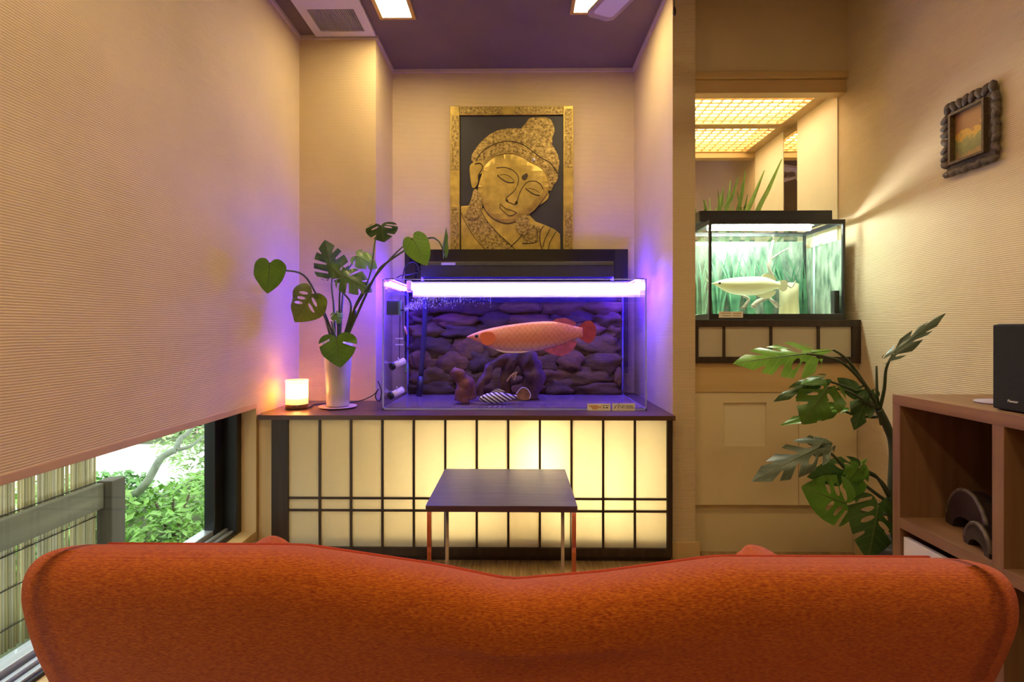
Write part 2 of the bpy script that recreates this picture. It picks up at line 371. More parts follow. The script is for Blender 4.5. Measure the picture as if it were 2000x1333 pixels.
# ================================================================== SMALL AQUARIUM
TD = 2.36; tx0, tx1 = PX(1385, TD), PX(1651, TD); tz0, tz1 = sz1 + .001, PZ(429, TD, 1500); TDB = TD + .33
aq = thing('small_aquarium', ((tx0 + tx1) / 2, TD + .22, tz0), 'small black-rimmed glass aquarium glowing pale green in the alcove', 'aquarium')
M['rim'] = nmat('black_rim', (.02, .02, .022), rough=.35)
for nm, z0, z1 in (('bottom_rim', tz0, tz0 + .026), ('top_rim', tz1 - .02, tz1)):
    boxes(nm, [(tx0, tx1, TD, TD + .014, z0, z1), (tx0, tx1, TDB - .014, TDB, z0, z1), (tx0, tx0 + .012, TD + .014, TDB - .014, z0, z1), (tx1 - .012, tx1, TD + .014, TDB - .014, z0, z1)], M['rim'], aq)
for (x, y) in ((tx0, TD), (tx1 - .011, TD), (tx0, TDB - .011), (tx1 - .011, TDB - .011)):
    box('corner_strip', x, x + .011, y, y + .011, tz0 + .026, tz1 - .02, M['rim'], aq)
M['sglass'] = gmat('small_tank_glass', (.97, 1, .98), 1.12)
box('front_pane', tx0 + .011, tx1 - .011, TD + .003, TD + .007, tz0 + .026, tz1 - .02, M['sglass'], aq)
box('side_pane', tx0 + .003, tx0 + .007, TD + .011, TDB - .011, tz0 + .026, tz1 - .02, M['sglass'], aq)
box('side_pane', tx1 - .007, tx1 - .003, TD + .011, TDB - .011, tz0 + .026, tz1 - .02, M['sglass'], aq)
box('back_pane', tx0 + .011, tx1 - .011, TDB - .007, TDB - .003, tz0 + .026, tz1 - .02, M['sglass'], aq)
box('bottom_pane', tx0 + .012, tx1 - .012, TD + .014, TDB - .014, tz0 + .004, tz0 + .008, M['white'], aq)
zw = PZ(457, TD, 1500)
wm = mesh('water', [(tx0 + .009, TD + .009, zw), (tx1 - .009, TD + .009, zw), (tx1 - .009, TDB - .009, zw), (tx0 + .009, TDB - .009, zw)], [(0, 1, 2, 3)], gmat('water_green', (.95, 1, .97), 1.2), aq)
gb = bmesh.new()
sand = []
nx, ny = 24, 16
for j in range(ny + 1):
    for i in range(nx + 1):
        x = tx0 + .013 + (tx1 - tx0 - .026) * i / nx; y = TD + .015 + (TDB - TD - .03) * j / ny
        sand.append((x, y, tz0 + .022 + .008 * (j / ny) + .006 * noise.noise(Vector((x * 14, y * 14, 0)))))
mesh('sand_bed', sand, [(j * (nx + 1) + i, j * (nx + 1) + i + 1, (j + 1) * (nx + 1) + i + 1, (j + 1) * (nx + 1) + i) for j in range(ny) for i in range(nx)], nmat('white_sand', (.85, .82, .7), .9, var=.12, vscale=300), aq, True)
gb.free()
# planted backdrop sheet on the rear pane
bm_ = nmat('green_backdrop', (.04, .085, .06), .6, vscale=30, stretch=(1, 1, .3), col2=(.46, .50, .41), detail=5)
bm_.node_tree.nodes['Principled BSDF']
box('backdrop_sheet', tx0 + .003, tx1 - .003, TDB + .001, TDB + .003, tz0 + .02, tz1 - .045, bm_, aq)
box('reflection_sheet', tx1 + .0005, tx1 + .0025, TD + .02, TDB, tz0 + .03, zw - .02, bm_, aq)  # added sheet standing in for the backdrop's reflection in the side glass
box('glass_tube', PX(1578, TD + .3), PX(1588, TD + .3), TD + .24, TD + .255, tz0 + .03, tz1 - .06, nmat('pale_tube', (.6, .75, .78), .2), aq)
box('filter', PX(1636, TD) - .002, PX(1645, TD), TD + .02, TD + .05, tz0 + .028, PZ(567, TD, 1640), M['rim'], aq, bev=.003)
# hood lamp
hd = thing('aquarium_hood_lamp', ((tx0 + tx1) / 2, TD + .15, tz1), 'flat black lamp hood lying across the small black-rimmed aquarium', 'lamp')
hz = PZ(411, TD + .05, 1500)
box('hood', PX(1366, TD + .05), PX(1626, TD + .05), TD + .05, TD + .28, tz1 + .001, hz, M['rim'], hd, bev=.004)
tube('lamp_tube', [(tx0 + .03, TD + .10, tz1 - .02), (tx1 - .10, TD + .10, tz1 - .02)], .011, emat('cool_tube', (.95, 1, .93), SMALL_TUBE_S * 4.5), hd, n=1)
box('lamp_holder', tx0 + .02, tx1 - .09, TD + .085, TD + .115, tz1 - .009, tz1, M['white'], hd)
# ================================================================== LOW SHOJI CABINET
cx0, cx1 = PX(530, DC), PX(1313, DC) ; ct = PZ(812, DC); TH = .02
cab = thing('shoji_cabinet', (0, 2.5, 0), 'long dark-framed cabinet with glowing paper panes carrying the large aquarium', 'cabinet')
boxes('cabinet_top', [(XL + .012, XP0 - .004, DC - .006, DPI - .004, ct - TH, ct), (XL + .002, XP0 - .004, DPI - .004, DP - .002, ct - TH, ct), (XN + .004, XP0 - .004, DP - .002, DB - .004, ct - TH, ct)], M['darktop'], cab)
tr0 = PZ(821, DC); br1 = PZ(1072, DC); br0 = PZ(1083, DC)
box('top_rail', cx0, cx1, DC, DC + .03, tr0, ct - TH, M['dark'], cab)
box('bottom_rail', cx0, cx1, DC, DC + .03, .025, br1, M['dark'], cab)
box('toe_board', cx0, cx1, DC + .02, DC + .03, 0, .025, M['dark'], cab)
pL = PX(562, DC); pR = PX(1303, DC)
box('post', cx0, pL, DC, DC + .03, br1, tr0, M['dark'], cab)
box('post', pR, cx1, DC, DC + .03, br1, tr0, M['dark'], cab)
N = 12; step = (pR - pL) / N
for i in range(1, N): box('mullion', pL + i * step - .0045, pL + i * step + .0045, DC + .004, DC + .018, br1, tr0, M['dark'], cab)
rows = [br1, PZ(1000, DC), PZ(976, DC), tr0]
for z in rows[1:3]: box('crossbar', pL, pR, DC + .005, DC + .017, z - .0042, z + .0042, M['dark'], cab)
for i in range(N):
    for z0, z1 in zip(rows[:-1], rows[1:]):
        box('paper_pane', pL + i * step, pL + (i + 1) * step, DC + .0135, DC + .0145, z0, z1, M['paper'], cab)
box('base_board', cx0 + .02, cx1 - .02, DC + .035, DB - .01, .09, .105, nmat('inner_board', (.6, .5, .33), .7), cab)
box('inner_post', PX(972, 2.34), PX(989, 2.34), 2.33, 2.37, .05, ct - TH, nmat('inner_post', (.4, .3, .18), .7), cab)
box('side_panel', cx0, cx0 + .02, DC + .03, DP, .0, ct - TH, M['dark'], cab)
box('side_panel', cx1 - .02, cx1, DC + .03, DB - .01, .0, ct - TH, M['dark'], cab)
box('back_panel', cx0 + .02, cx1 - .02, 2.70, 2.71, .05, ct - TH, nmat('inner_back', (.7, .62, .45), .7), cab)
struct(box('trim_9', XL + .004, cx0 - .003, DC + .02, DC + .04, 0, ct - TH, M['oak_v']))
for k, (lx, ly, s, h0, h1) in enumerate([(PX(1050, 2.34), 2.345, 60, .30, .53), (.40, 2.48, 52, .2, .5), (-.25, 2.48, 46, .2, .5)]):
    t = thing('cabinet_lamp', (lx, ly, .1055), ['compact fluorescent lamp close behind the brightest paper panes', 'lamp inside the shoji cabinet toward the pier', 'lamp inside the shoji cabinet toward the vase'][k], 'lamp')
    tube('lamp_tube', [(lx, ly, h0), (lx, ly, h1)], .014, emat('cabinet_tube', (1, .87, .62), s * 2.9), t, n=1)
    lathe('lamp_base', lx, ly, [(.03, .1055), (.03, .12), (.012, .13), (.012, h0)], M['white'], t, 16)
# ================================================================== LARGE AQUARIUM
AD = 2.405; ax0, ax1 = PX(747, AD), PX(1263, AD); az0 = ct + .001; az1 = PZ(545, AD); AB = 2.95; pt = .010
ta = thing('large_aquarium', ((ax0 + ax1) / 2, AD + .27, az0), 'large clear acrylic aquarium with blue-lit edges on the shoji cabinet', 'aquarium')
box('front_pane', ax0, ax1, AD, AD + pt, az0, az1, M['acryl'], ta)
box('back_pane', ax0, ax1, AB - pt, AB, az0, az1, M['acryl'], ta)
box('side_pane', ax0, ax0 + pt, AD + pt, AB - pt, az0, az1, M['acryl'], ta)
box('side_pane', ax1 - pt, ax1, AD + pt, AB - pt, az0, az1, M['acryl'], ta)
box('bottom_pane', ax0 + pt, ax1 - pt, AD + pt, AB - pt, az0, az0 + pt, nmat('tank_floor', (.22, .15, .17), .12, spec=.6), ta)
edge = nmat('acrylic_edge_blue_glow', (.42, .42, .95), .25)  # blue glow of the lit edges put into the base colour
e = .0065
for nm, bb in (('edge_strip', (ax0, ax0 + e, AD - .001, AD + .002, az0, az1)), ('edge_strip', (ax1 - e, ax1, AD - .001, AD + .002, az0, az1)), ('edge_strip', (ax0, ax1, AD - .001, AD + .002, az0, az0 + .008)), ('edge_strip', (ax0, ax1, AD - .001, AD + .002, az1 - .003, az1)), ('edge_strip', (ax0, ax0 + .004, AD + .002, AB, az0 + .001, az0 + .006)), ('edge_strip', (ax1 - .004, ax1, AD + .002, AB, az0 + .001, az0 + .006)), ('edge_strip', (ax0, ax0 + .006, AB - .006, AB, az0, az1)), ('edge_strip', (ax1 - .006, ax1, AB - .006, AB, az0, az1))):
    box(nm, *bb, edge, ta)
aw = PZ(577, AD)
wv = []; nx, ny = 60, 24
for j in range(ny + 1):
    for i in range(nx + 1):
        x = ax0 + pt + (ax1 - ax0 - 2 * pt) * i / nx; y = AD + pt + (AB - AD - 2 * pt) * j / ny
        wv.append((x, y, aw + .003 * noise.noise(Vector((x * 18, y * 18, 3)))))
wf = [(j * (nx + 1) + i, j * (nx + 1) + i + 1, (j + 1) * (nx + 1) + i + 1, (j + 1) * (nx + 1) + i) for j in range(ny) for i in range(nx)]
mesh('water', wv, wf, M['water'], ta, True)
box('overflow_pane', ax0 + .02, ax0 + .175, AB - .14, AB - .136, az0 + pt, az1 - .03, M['acryl'], ta)
# tube light + grey hood above the water
hl = thing('aquarium_light_hood', (0, 2.72, az1), 'long grey slotted lamp hood with blue-white tubes over the large aquarium', 'lamp')
hx0, hx1 = PX(822, 2.70), PX(1199, 2.70); hz0 = PZ(541, 2.70); hz1 = PZ(510, 2.70)
hoodm = nmat('grey_hood', (.028, .026, .026), .4)
prof = [(2.70, hz0), (2.70, hz1 - .02), (2.705, hz1 - .006), (2.72, hz1), (2.86, hz1), (2.88, hz1 - .02), (2.88, hz0)]
V = [(x, y, z) for x in (hx0, hx1) for y, z in prof]; n_ = len(prof)
mesh('hood', V, [tuple(range(n_)), tuple(range(2 * n_ - 1, n_ - 1, -1))] + [(i, n_ + i, n_ + (i + 1) % n_, (i + 1) % n_) for i in range(n_)], hoodm, hl)
for i in range(16):
    x = PX(905 + i * 18, 2.70); box('vent_slot', x, x + .03, 2.698, 2.7005, PZ(520, 2.70), PZ(518, 2.70), M['black'], hl)
box('name_plate', PX(862, 2.70), PX(890, 2.70), 2.697, 2.7005, PZ(518, 2.70), PZ(513, 2.70), nmat('plate', (.5, .48, .4), .3), hl)
boxes('bracket', [(ax0 + .02, hx0, 2.76, 2.80, az1, az1 + .008), (hx1, ax1 - .02, 2.76, 2.80, az1, az1 + .008), (hx0 - .01, hx0 - .0, 2.76, 2.80, az1, hz0 + .03), (hx1, hx1 + .01, 2.76, 2.80, az1, hz0 + .03)], nmat('bracket_clear', (.5, .5, .6), .3), hl)
tm = emat('blue_tube', TUBE, TUBE_S); tmw = emat('white_tube', (1, .80, .92), 12.0)
tube('lamp_tube', [(PX(800, 2.58), 2.58, az1 - .022), (PX(1255, 2.58), 2.58, az1 - .022)], .016, tmw, hl, n=1)
tube('lamp_tube', [(PX(800, 2.72), 2.72, az1 - .012), (PX(1255, 2.72), 2.72, az1 - .012)], .012, tm, hl, n=1)
for x in (ax0 + .022, ax1 - .022): tube('added_side_tube', [(x, 2.46, az1 - .014), (x, 2.88, az1 - .014)], .009, emat('added_blue_tube', (.05, .012, 1), TUBE_S * 7.5), hl, n=1)  # tubes added at both ends to throw blue on the niche walls
for x in (ax0 + .022, ax1 - .022): box('added_light_block', x - .020, x + .020, 2.44, 2.75, az1 + .0005, az1 + .006, M['black'], hl)  # strips added to keep the side tubes' blue off the ceiling
box('added_light_block', PX(800, 2.6), PX(1250, 2.6), 2.57, 2.70, az1 + .001, az1 + .006, hoodm, hl)  # cover added to block the front tube's upward light
box('added_reflector', PX(806, 2.66), PX(1250, 2.66), 2.66, 2.664, aw + .006, az1 - .001, nmat('reflector_white', (.9, .9, .95), .4), hl)  # white strip added behind the tube to widen the bright band
for y in (2.58, 2.72):
    for x in (PX(800, y), PX(1255, y)): box('tube_cap', x - .012, x + .012, y - .018, y + .018, az1 - .04, az1 + .008, M['white'], hl, bev=.004)
# black panel behind (flat screen)
scr = thing('flat_screen', (0, 3.02, ct), 'wide glossy black flat panel standing behind the large aquarium', 'screen')
DSc = 3.0; s0, s1 = PX(790, DSc), PX(1227, DSc); stp = PZ(487, DSc)
gb_ = nmat('gloss_black', (.008, .008, .012), .08, spec=.6)
box('screen_panel', s0, s1, DSc, DSc + .03, ct + .12, stp, gb_, scr, bev=.004)
box('bezel', s0 + .012, s1 - .012, DSc - .002, DSc, ct + .14, stp - .014, nmat('screen_glass', (.006, .006, .01), .04, spec=.6), scr)
box('foot', -.25, .25, DSc - .02, DSc + .06, ct + .0005, ct + .12, M['black'], scr, bev=.004)
# rock relief behind the water
rk = thing('rock_backdrop', (0, AB - .05, az0 + pt), 'brown layered stone relief covering the rear of the large aquarium', 'backdrop')
box('backing_board', ax0 + pt + .001, ax1 - pt - .001, AB - pt - .008, AB - pt - .001, az0 + pt, aw - .004, nmat('backing_brown', (.07, .047, .02), .8), rk)
stm = [nmat('stone_%d' % i, c, .85, col2=tuple(x * 1.9 for x in c), vscale=22, stretch=(1, 1, 2.2), bump=.8, bscale=45) for i, c in enumerate([(.060, .036, .006), (.075, .047, .007), (.042, .027, .007), (.085, .046, .008)])]
z = az0 + pt + .035; row = 0; sid = 0
while z < aw - .03:
    h = random.uniform(.036, .062); x = ax0 + .03 - random.uniform(0, .08)
    while x < ax1 - .03:
        L = random.uniform(.14, .36)
        c0 = max(x, ax0 + .014); c1 = min(x + L, ax1 - .014)
        if c1 - c0 > .04:
            blob('stone', ((c0 + c1) / 2, AB - pt - .02, z + random.uniform(-.008, .008)), ((c1 - c0) / 2 * 1.06, .028 + random.uniform(0, .02), h * 1.15), random.choice(stm), rk, .55, 1.7, 3, sid, (ax0 + pt + .001, ax1 - pt - .001, AB - pt - .002, az0 + pt + .0005, aw - .004)); sid += 1
        x += L * .96
    z += h * 1.5; row += 1
# ================================================================== FISH
def fish(name, label, nose, tail, h, thick, prof, mat, finmat, parentloc, grp=None):
    """prof: list of (u, top, bottom, width) in units of h"""
    nose = Vector(nose); tail = Vector(tail); ax = (tail - nose); L = ax.length; ax.normalize()
    up = Vector((0, 0, 1)); up = (up - ax * up.dot(ax)).normalized(); sd = ax.cross(up)
    t = thing(name, parentloc, label, 'fish', grp)
    pr = []
    for a, b in zip(prof[:-1], prof[1:]):
        for k in range(4): s = k / 4; s2 = s; pr.append(tuple(a[q] + (b[q] - a[q]) * s2 for q in range(4)))
    pr.append(prof[-1]); seg = 20; V = []; UV = []
    # smooth profile
    for _ in range(2):
        pr = [pr[0]] + [tuple((pr[i - 1][q] + 2 * pr[i][q] + pr[i + 1][q]) / 4 if q else pr[i][q] for q in range(4)) for i in range(1, len(pr) - 1)] + [pr[-1]]
    for u, tp, bt, wd in pr:
        mid = (tp + bt) / 2; hh = (tp - bt) / 2
        for k in range(seg):
            a = 2 * math.pi * k / seg
            V.append(nose + ax * (u * L) + up * ((mid + hh * math.cos(a)) * h) + sd * (wd * thick * math.sin(a))); UV.append((u, .5 + .5 * (mid + hh * math.cos(a))))
    Fc = [(i * seg + k, i * seg + (k + 1) % seg, (i + 1) * seg + (k + 1) % seg, (i + 1) * seg + k) for i in range(len(pr) - 1) for k in range(seg)]
    Fc += [tuple(range(seg))[::-1], tuple((len(pr) - 1) * seg + k for k in range(seg))]
    b = mesh('body', V, Fc, mat, t, True, UV)
    def fin(nm, pts, mt, side=0.0, thickn=.0025):
        lp = cr2(pts, 4); V2, T = fill2d(lp, (), .25)
        c = sum((v for v in V2), Vector((0, 0))) / len(V2)
        vv = []
        for sgn in (-1, 1):
            for q in V2: vv.append(nose + ax * (q.x * L) + up * (q.y * h) + sd * (side + sgn * thickn / 2))
        nn = len(V2)
        # rim
        from collections import Counter
        ec = Counter()
        for f in T:
            for i in range(3): ec[tuple(sorted((f[i], f[(i + 1) % 3])))] += 1
        fc = [f for f in T] + [tuple(nn + i for i in f[::-1]) for f in T] + [(a, b_, nn + b_, nn + a) for (a, b_), k in ec.items() if k == 1]
        return mesh(nm, vv, fc, mt, t, False, [tuple(q) for q in V2] * 2)
    def at(u, v, s): return nose + ax * (u * L) + up * (v * h) + sd * s
    return t, fin, at, b
def fish_mat(name, base, belly, scale_col, su=44, sv=12, rough=.32):
    m = nmat(name, base, rough, spec=.5); nt = m.node_tree; b = nt.nodes['Principled BSDF']
    uv = nt.nodes.new('ShaderNodeUVMap'); mp = nt.nodes.new('ShaderNodeMapping'); mp.inputs['Scale'].default_value = (su * .75, sv * .75, 1); mp.inputs['Rotation'].default_value = (0, 0, .785) if False else (0, 0, 0)
    cmb = nt.nodes.new('ShaderNodeVectorRotate'); cmb.rotation_type = 'Z_AXIS'; cmb.inputs['Angle'].default_value = .785; nt.links.new(mp.outputs[0], cmb.inputs['Vector']); nt.links.new(uv.outputs[0], mp.inputs[0])
    vo = nt.nodes.new('ShaderNodeTexVoronoi'); vo.inputs['Scale'].default_value = 1.0; vo.inputs['Randomness'].default_value = .25; nt.links.new(cmb.outputs[0], vo.inputs['Vector'])
    sp = nt.nodes.new('ShaderNodeSeparateXYZ'); nt.links.new(uv.outputs[0], sp.inputs[0])
    r = nt.nodes.new('ShaderNodeValToRGB'); r.color_ramp.elements[0].position = .12; r.color_ramp.elements[0].color = (*belly, 1); r.color_ramp.elements[1].position = .36; r.color_ramp.elements[1].color = (*base, 1)
    nt.links.new(sp.outputs[1], r.inputs[0])
    r2 = nt.nodes.new('ShaderNodeValToRGB'); r2.color_ramp.elements[0].position = .35; r2.color_ramp.elements[1].position = .62; r2.color_ramp.elements[0].color = (0, 0, 0, 1)
    nt.links.new(vo.outputs[0], r2.inputs[0])
    mx = nt.nodes.new('ShaderNodeMix'); mx.data_type = 'RGBA'; mx.inputs['B'].default_value = (*scale_col, 1)
    f = nt.nodes.new('ShaderNodeMath'); f.operation = 'MULTIPLY'; f.inputs[1].default_value = .4; nt.links.new(r2.outputs[0], f.inputs[0])
    # no scales on head
    hm = nt.nodes.new('ShaderNodeMath'); hm.operation = 'GREATER_THAN'; hm.inputs[1].default_value = .24; nt.links.new(sp.outputs[0], hm.inputs[0])
    f2 = nt.nodes.new('ShaderNodeMath'); f2.operation = 'MULTIPLY'; nt.links.new(f.outputs[0], f2.inputs[0]); nt.links.new(hm.outputs[0], f2.inputs[1])
    nt.links.new(f2.outputs[0], mx.inputs['Factor']); nt.links.new(r.outputs[0], mx.inputs['A']); nt.links.new(mx.outputs['Result'], b.inputs['Base Color'])
    return m
AROW = [(0, .06, .0, .06), (.05, .20, -.12, .35), (.12, .34, -.36, .62), (.2, .46, -.62, .85), (.3, .56, -.78, 1), (.45, .66, -.84, 1.02), (.6, .72, -.80, .95), (.72, .70, -.62, .72), (.82, .55, -.42, .5), (.9, .38, -.22, .3), (.95, .34, -.16, .2)]
fd = 2.52
red = fish_mat('coral_scales', (.80, .30, .17), (.80, .55, .45), (.45, .14, .08))
pinkfin = nmat('pink_fin', (.50, .10, .22), .5, var=.3, vscale=30); redfin = nmat('dark_red_fin', (.42, .05, .06), .5, var=.25, vscale=30)
hsz = .092
t, fin, at, _ = fish('arowana', 'coral-pink arowana with dark red tail swimming in the large aquarium', P(912, 660, fd), P(1150, 652, fd), hsz, .038, AROW, red, pinkfin, P(1030, 690, fd))
fin('tail_fin', [(.91, .32), (.97, .62), (1.02, .66), (1.06, .3), (1.05, -.2), (1.0, -.5), (.95, -.35), (.91, -.12)], redfin)
fin('dorsal_fin', [(.70, .66), (.75, .84), (.83, .82), (.90, .55), (.86, .45), (.78, .6)], pinkfin)
fin('anal_fin', [(.62, -.72), (.70, -1.02), (.78, -1.1), (.86, -.85), (.90, -.4), (.84, -.36), (.74, -.55)], pinkfin)
fin('pectoral_fin', [(.23, -.62), (.32, -.74), (.45, -.78), (.52, -.78), (.44, -.86), (.3, -.82)], nmat('pale_fin', (.85, .65, .62), .4), side=.0385)
gp = fin('gill_cover', [(.12, .2), (.2, .26), (.235, .05), (.225, -.25), (.17, -.42), (.125, -.25)], nmat('orange_gill', (.85, .20, .08), .35), side=.0335, thickn=.006)
ey = blob('eye', at(.082, .06, .0175), (.009, .006, .009), nmat('eye_dark', (.02, .02, .04), .1), t, 0, 1, 2)
# pale fish in small tank
f2d = TD + .10
pale = fish_mat('pale_yellow_scales', (.80, .82, .50), (.86, .9, .7), (.68, .7, .38))
t, fin, at, _ = fish('arowana', 'pale yellow arowana drifting in the small black-rimmed aquarium', P(1392, 555, f2d), P(1530, 560, f2d), .058, .03, AROW, pale, pale, P(1460, 580, f2d))
pf = nmat('pale_yellow_fin', (.75, .8, .55), .5)
fin('tail_fin', [(.91, .32), (.97, .5), (1.03, .5), (1.06, .2), (1.05, -.2), (1.0, -.4), (.95, -.3), (.91, -.12)], pf)
fin('dorsal_fin', [(.68, .66), (.74, 1.0), (.83, .95), (.90, .55), (.86, .45), (.78, .6)], pf)
fin('anal_fin', [(.62, -.72), (.70, -.98), (.78, -1.0), (.86, -.8), (.90, -.4), (.84, -.36), (.74, -.55)], pf)
tube('barbel', [at(.01, -.02, 0), at(-.04, .15, -.01), at(-.09, .42, -.012)], .002, pf, t, 6)
blob('eye', at(.082, .06, .0145), (.006, .004, .006), nmat('eye_dark_small', (.05, .05, .05), .1), t, 0, 1, 2)
# striped catfish on the tank floor
sm = nmat('zebra_stripes', (.8, .8, .72), .4); nt = sm.node_tree
wvn = nt.nodes.new('ShaderNodeTexWave'); wvn.inputs['Scale'].default_value = 2.6; wvn.inputs['Distortion'].default_value = .6; uvn = nt.nodes.new('ShaderNodeUVMap'); mpn = nt.nodes.new('ShaderNodeMapping'); mpn.inputs['Rotation'].default_value = (0, 0, -.4); nt.links.new(uvn.outputs[0], mpn.inputs[0]); nt.links.new(mpn.outputs[0], wvn.inputs[0])
rr = nt.nodes.new('ShaderNodeValToRGB'); rr.color_ramp.elements[0].position = .4; rr.color_ramp.elements[0].color = (.02, .018, .015, 1); rr.color_ramp.elements[1].position = .5; rr.color_ramp.elements[1].color = (.82, .8, .7, 1)
nt.links.new(wvn.outputs[1], rr.inputs[0]); nt.links.new(rr.outputs[0], nt.nodes['Principled BSDF'].inputs['Base Color'])
cd = 2.50
CAT = [(0, .3, -.2, .25), (.08, .55, -.45, .6), (.2, .85, -.7, .9), (.4, 1., -.9, 1), (.6, .95, -.85, .9), (.8, .6, -.5, .6), (.92, .4, -.25, .4), (1, .3, -.15, .25)]
zf = az0 + pt
t, fin, at, _ = fish('striped_catfish', 'black and white striped fish lying on the large aquarium floor', Vector((PX(936, cd), cd, zf + .028)), Vector((PX(1010, cd), cd + .02, zf + .034)), .029, .026, CAT, sm, sm, (PX(975, cd), cd, zf))
tf = fin('tail_fin', [(.93, .3), (1.05, 1.1), (1.16, 1.5), (1.30, 1.1), (1.36, .2), (1.30, -.5), (1.15, -.55), (.95, -.1)], nmat('brown_fan', (.28, .14, .05), .6, var=.4, vscale=60))
tube('fin_edge', [at(.98, .6, .002), at(1.08, 1.3, .002), at(1.16, 1.55, .002), at(1.28, 1.25, .002), at(1.36, .3, .002), at(1.32, -.4, .002)], .0018, nmat('white_edge', (.85, .85, .9), .4), tf, 6)
fin('dorsal_fin', [(.3, .9), (.45, 1.5), (.6, 1.3), (.7, .8), (.5, .9)], sm)
blob('eye', at(.1, .25, .017), (.004, .003, .004), nmat('eye_dark_cat', (.01, .01, .01), .1), t, 0, 1, 2)
# ================================================================== DRIFTWOOD IN LARGE TANK
def driftwood(name, label, chains, mat, parentloc):
    t = thing(name, parentloc, label, 'driftwood')
    for i, (pts, rads) in enumerate(chains):
        pp = smooth_path(pts, 6); n = len(pp); rr_ = []
        for k in range(n):
            u = k / (n - 1) * (len(rads) - 1); a = int(min(u, len(rads) - 2)); rr_.append(rads[a] + (rads[a + 1] - rads[a]) * (u - a))
        V, Fc = tube_geo(pp, rr_, 14)
        for j, v in enumerate(V):
            c = pp[j // 14]; V[j] = c + (v - c) * (1 + .55 * noise.noise(v * 22) + .3 * noise.noise(v * 60))
        for v in V: v.z = max(v.z, zf + .001)
        mesh('limb', V, Fc, mat, t, True)
    return t
dwm = nmat('wet_driftwood', (.045, .02, .014), .7, col2=(.13, .06, .045), vscale=30, bump=.6, bscale=50)
dw = lambda a, b, d=2.66: P(a, b, d)
t = driftwood('driftwood_stump', 'dark arched driftwood stump beneath the coral-pink arowana', [
    ([dw(1035, 775, 2.7), dw(1040, 730), dw(1030, 705), dw(1010, 694)], [.055, .05, .05, .04]),
    ([dw(985, 772, 2.68), dw(988, 735), dw(1000, 705), dw(1035, 700)], [.035, .03, .035, .04]),
    ([dw(930, 770, 2.62), dw(948, 740, 2.62), dw(965, 712, 2.64), dw(1000, 700)], [.03, .024, .022, .03])], dwm, (PX(1000, 2.66), 2.66, zf))
tube('bare_twig', [dw(990, 745, 2.60), dw(1000, 733, 2.59), dw(1010, 728, 2.59)], .004, nmat('bare_wood', (.42, .27, .09), .7), t)
tube('bare_twig', [dw(1000, 738, 2.59), dw(1008, 730, 2.59), dw(1004, 744, 2.59)], .0035, nmat('bare_wood2', (.42, .27, .09), .7), t)
driftwood('driftwood_branch', 'reddish driftwood branch leaning beside the arched stump', [
    ([dw(903, 785, 2.53), dw(908, 755, 2.53), dw(898, 735, 2.53), dw(884, 722, 2.53)], [.035, .036, .03, .018]),
    ([dw(918, 780, 2.54), dw(914, 748, 2.54), dw(905, 737, 2.54)], [.03, .025, .022])], nmat('red_driftwood', (.10, .03, .025), .7, col2=(.22, .08, .06), vscale=30, bump=.6, bscale=50), (PX(905, 2.54), 2.54, zf))
# ================================================================== EQUIPMENT IN LARGE TANK
pw = nmat('pump_white', (.75, .68, .72), .35)
def pump(px, py, label):
    c = P(px, py, AD + .12); xw = ax0 + pt
    t = thing('wave_pump', c, label, 'pump')
    d = Vector((.62, .70, .32)).normalized(); a = c - d * .03; b = c + d * .045
    tube('pump_body', [a, b], .016, pw, t, 16, n=1)
    tube('intake_grille', [a - d * .004, a + d * .010], .0180, M['black'], t, 16, n=1)
    tube('suction_arm', [Vector((xw + .001, c.y + .03, c.z)), Vector((xw + .03, c.y + .02, c.z + .004)), c], .007, pw, t)
    lathe('hanger_pin', c.x + .008, c.y, [(.003, c.z + .012), (.003, c.z + .034)], pw, t, 8)
pump(775, 712, 'white cylindrical pump at mid height on the large aquarium side pane')
pump(772, 769, 'white cylindrical pump just above the large aquarium floor')
q = P(770, 606, AD + .10)
fb = thing('inner_filter', q, 'small green filter box with spray nozzle inside the large aquarium', 'filter')
box('filter_box', P(757, 0, AD + .1).x, P(779, 0, AD + .1).x, q.y - .02, q.y + .03, PZ(615, q.y), PZ(588, q.y), nmat('moss_green', (.05, .075, .05), .6), fb, bev=.003)
box('nozzle', P(779, 0, AD + .1).x, P(783, 0, AD + .1).x, q.y - .015, q.y + .015, PZ(616, q.y), PZ(587, q.y), nmat('teal_plastic', (.15, .3, .35), .4), fb)
tube('jet_pipe', [P(780, 606, q.y), P(790, 606, q.y)], .005, M['black'], fb, n=1)
tp = thing('intake_pipe', P(818, 772, AB - .14), 'slanting dark intake pipe in the large aquarium', 'pipe')
tube('pipe', [P(832, 560, AB - .16), P(829, 640, AB - .15), P(822, 735, AB - .14)], .013, nmat('dark_blue_pipe', (.02, .02, .045), .4), tp, 12)
tube('strainer', [P(822, 735, AB - .14), P(819, 774, AB - .14)], .016, M['black'], tp, 12, n=1)
tag(tube('thermometer', [P(790, 638, AD + .2), P(795, 654, AD + .2)], .005, nmat('orange_stick', (.6, .3, .2), .4), None, 8, n=1), 'small orange thermometer stick fixed in the large aquarium corner', 'thermometer')
cc = thing('cable_clip', P(780, 665, AD + .1), 'clear suction clips on thin cables in the large aquarium', 'clip')
for yy in (662, 674):
    c = P(780, yy, AD + .1); tube('clip', [c - Vector((.018, 0, 0)), c + Vector((.018, 0, 0))], .003, pw, cc, 8, n=1)
tube('cable', [P(782, 580, AD + .1), P(781, 640, AD + .1), P(780, 700, AD + .1)], .002, M['black'], cc, 6)
tube('cable', [P(787, 590, AD + .12), P(789, 660, AD + .12), P(806, 700, AD + .14), P(810, 720, AD + .16)], .002, M['black'], cc, 6)
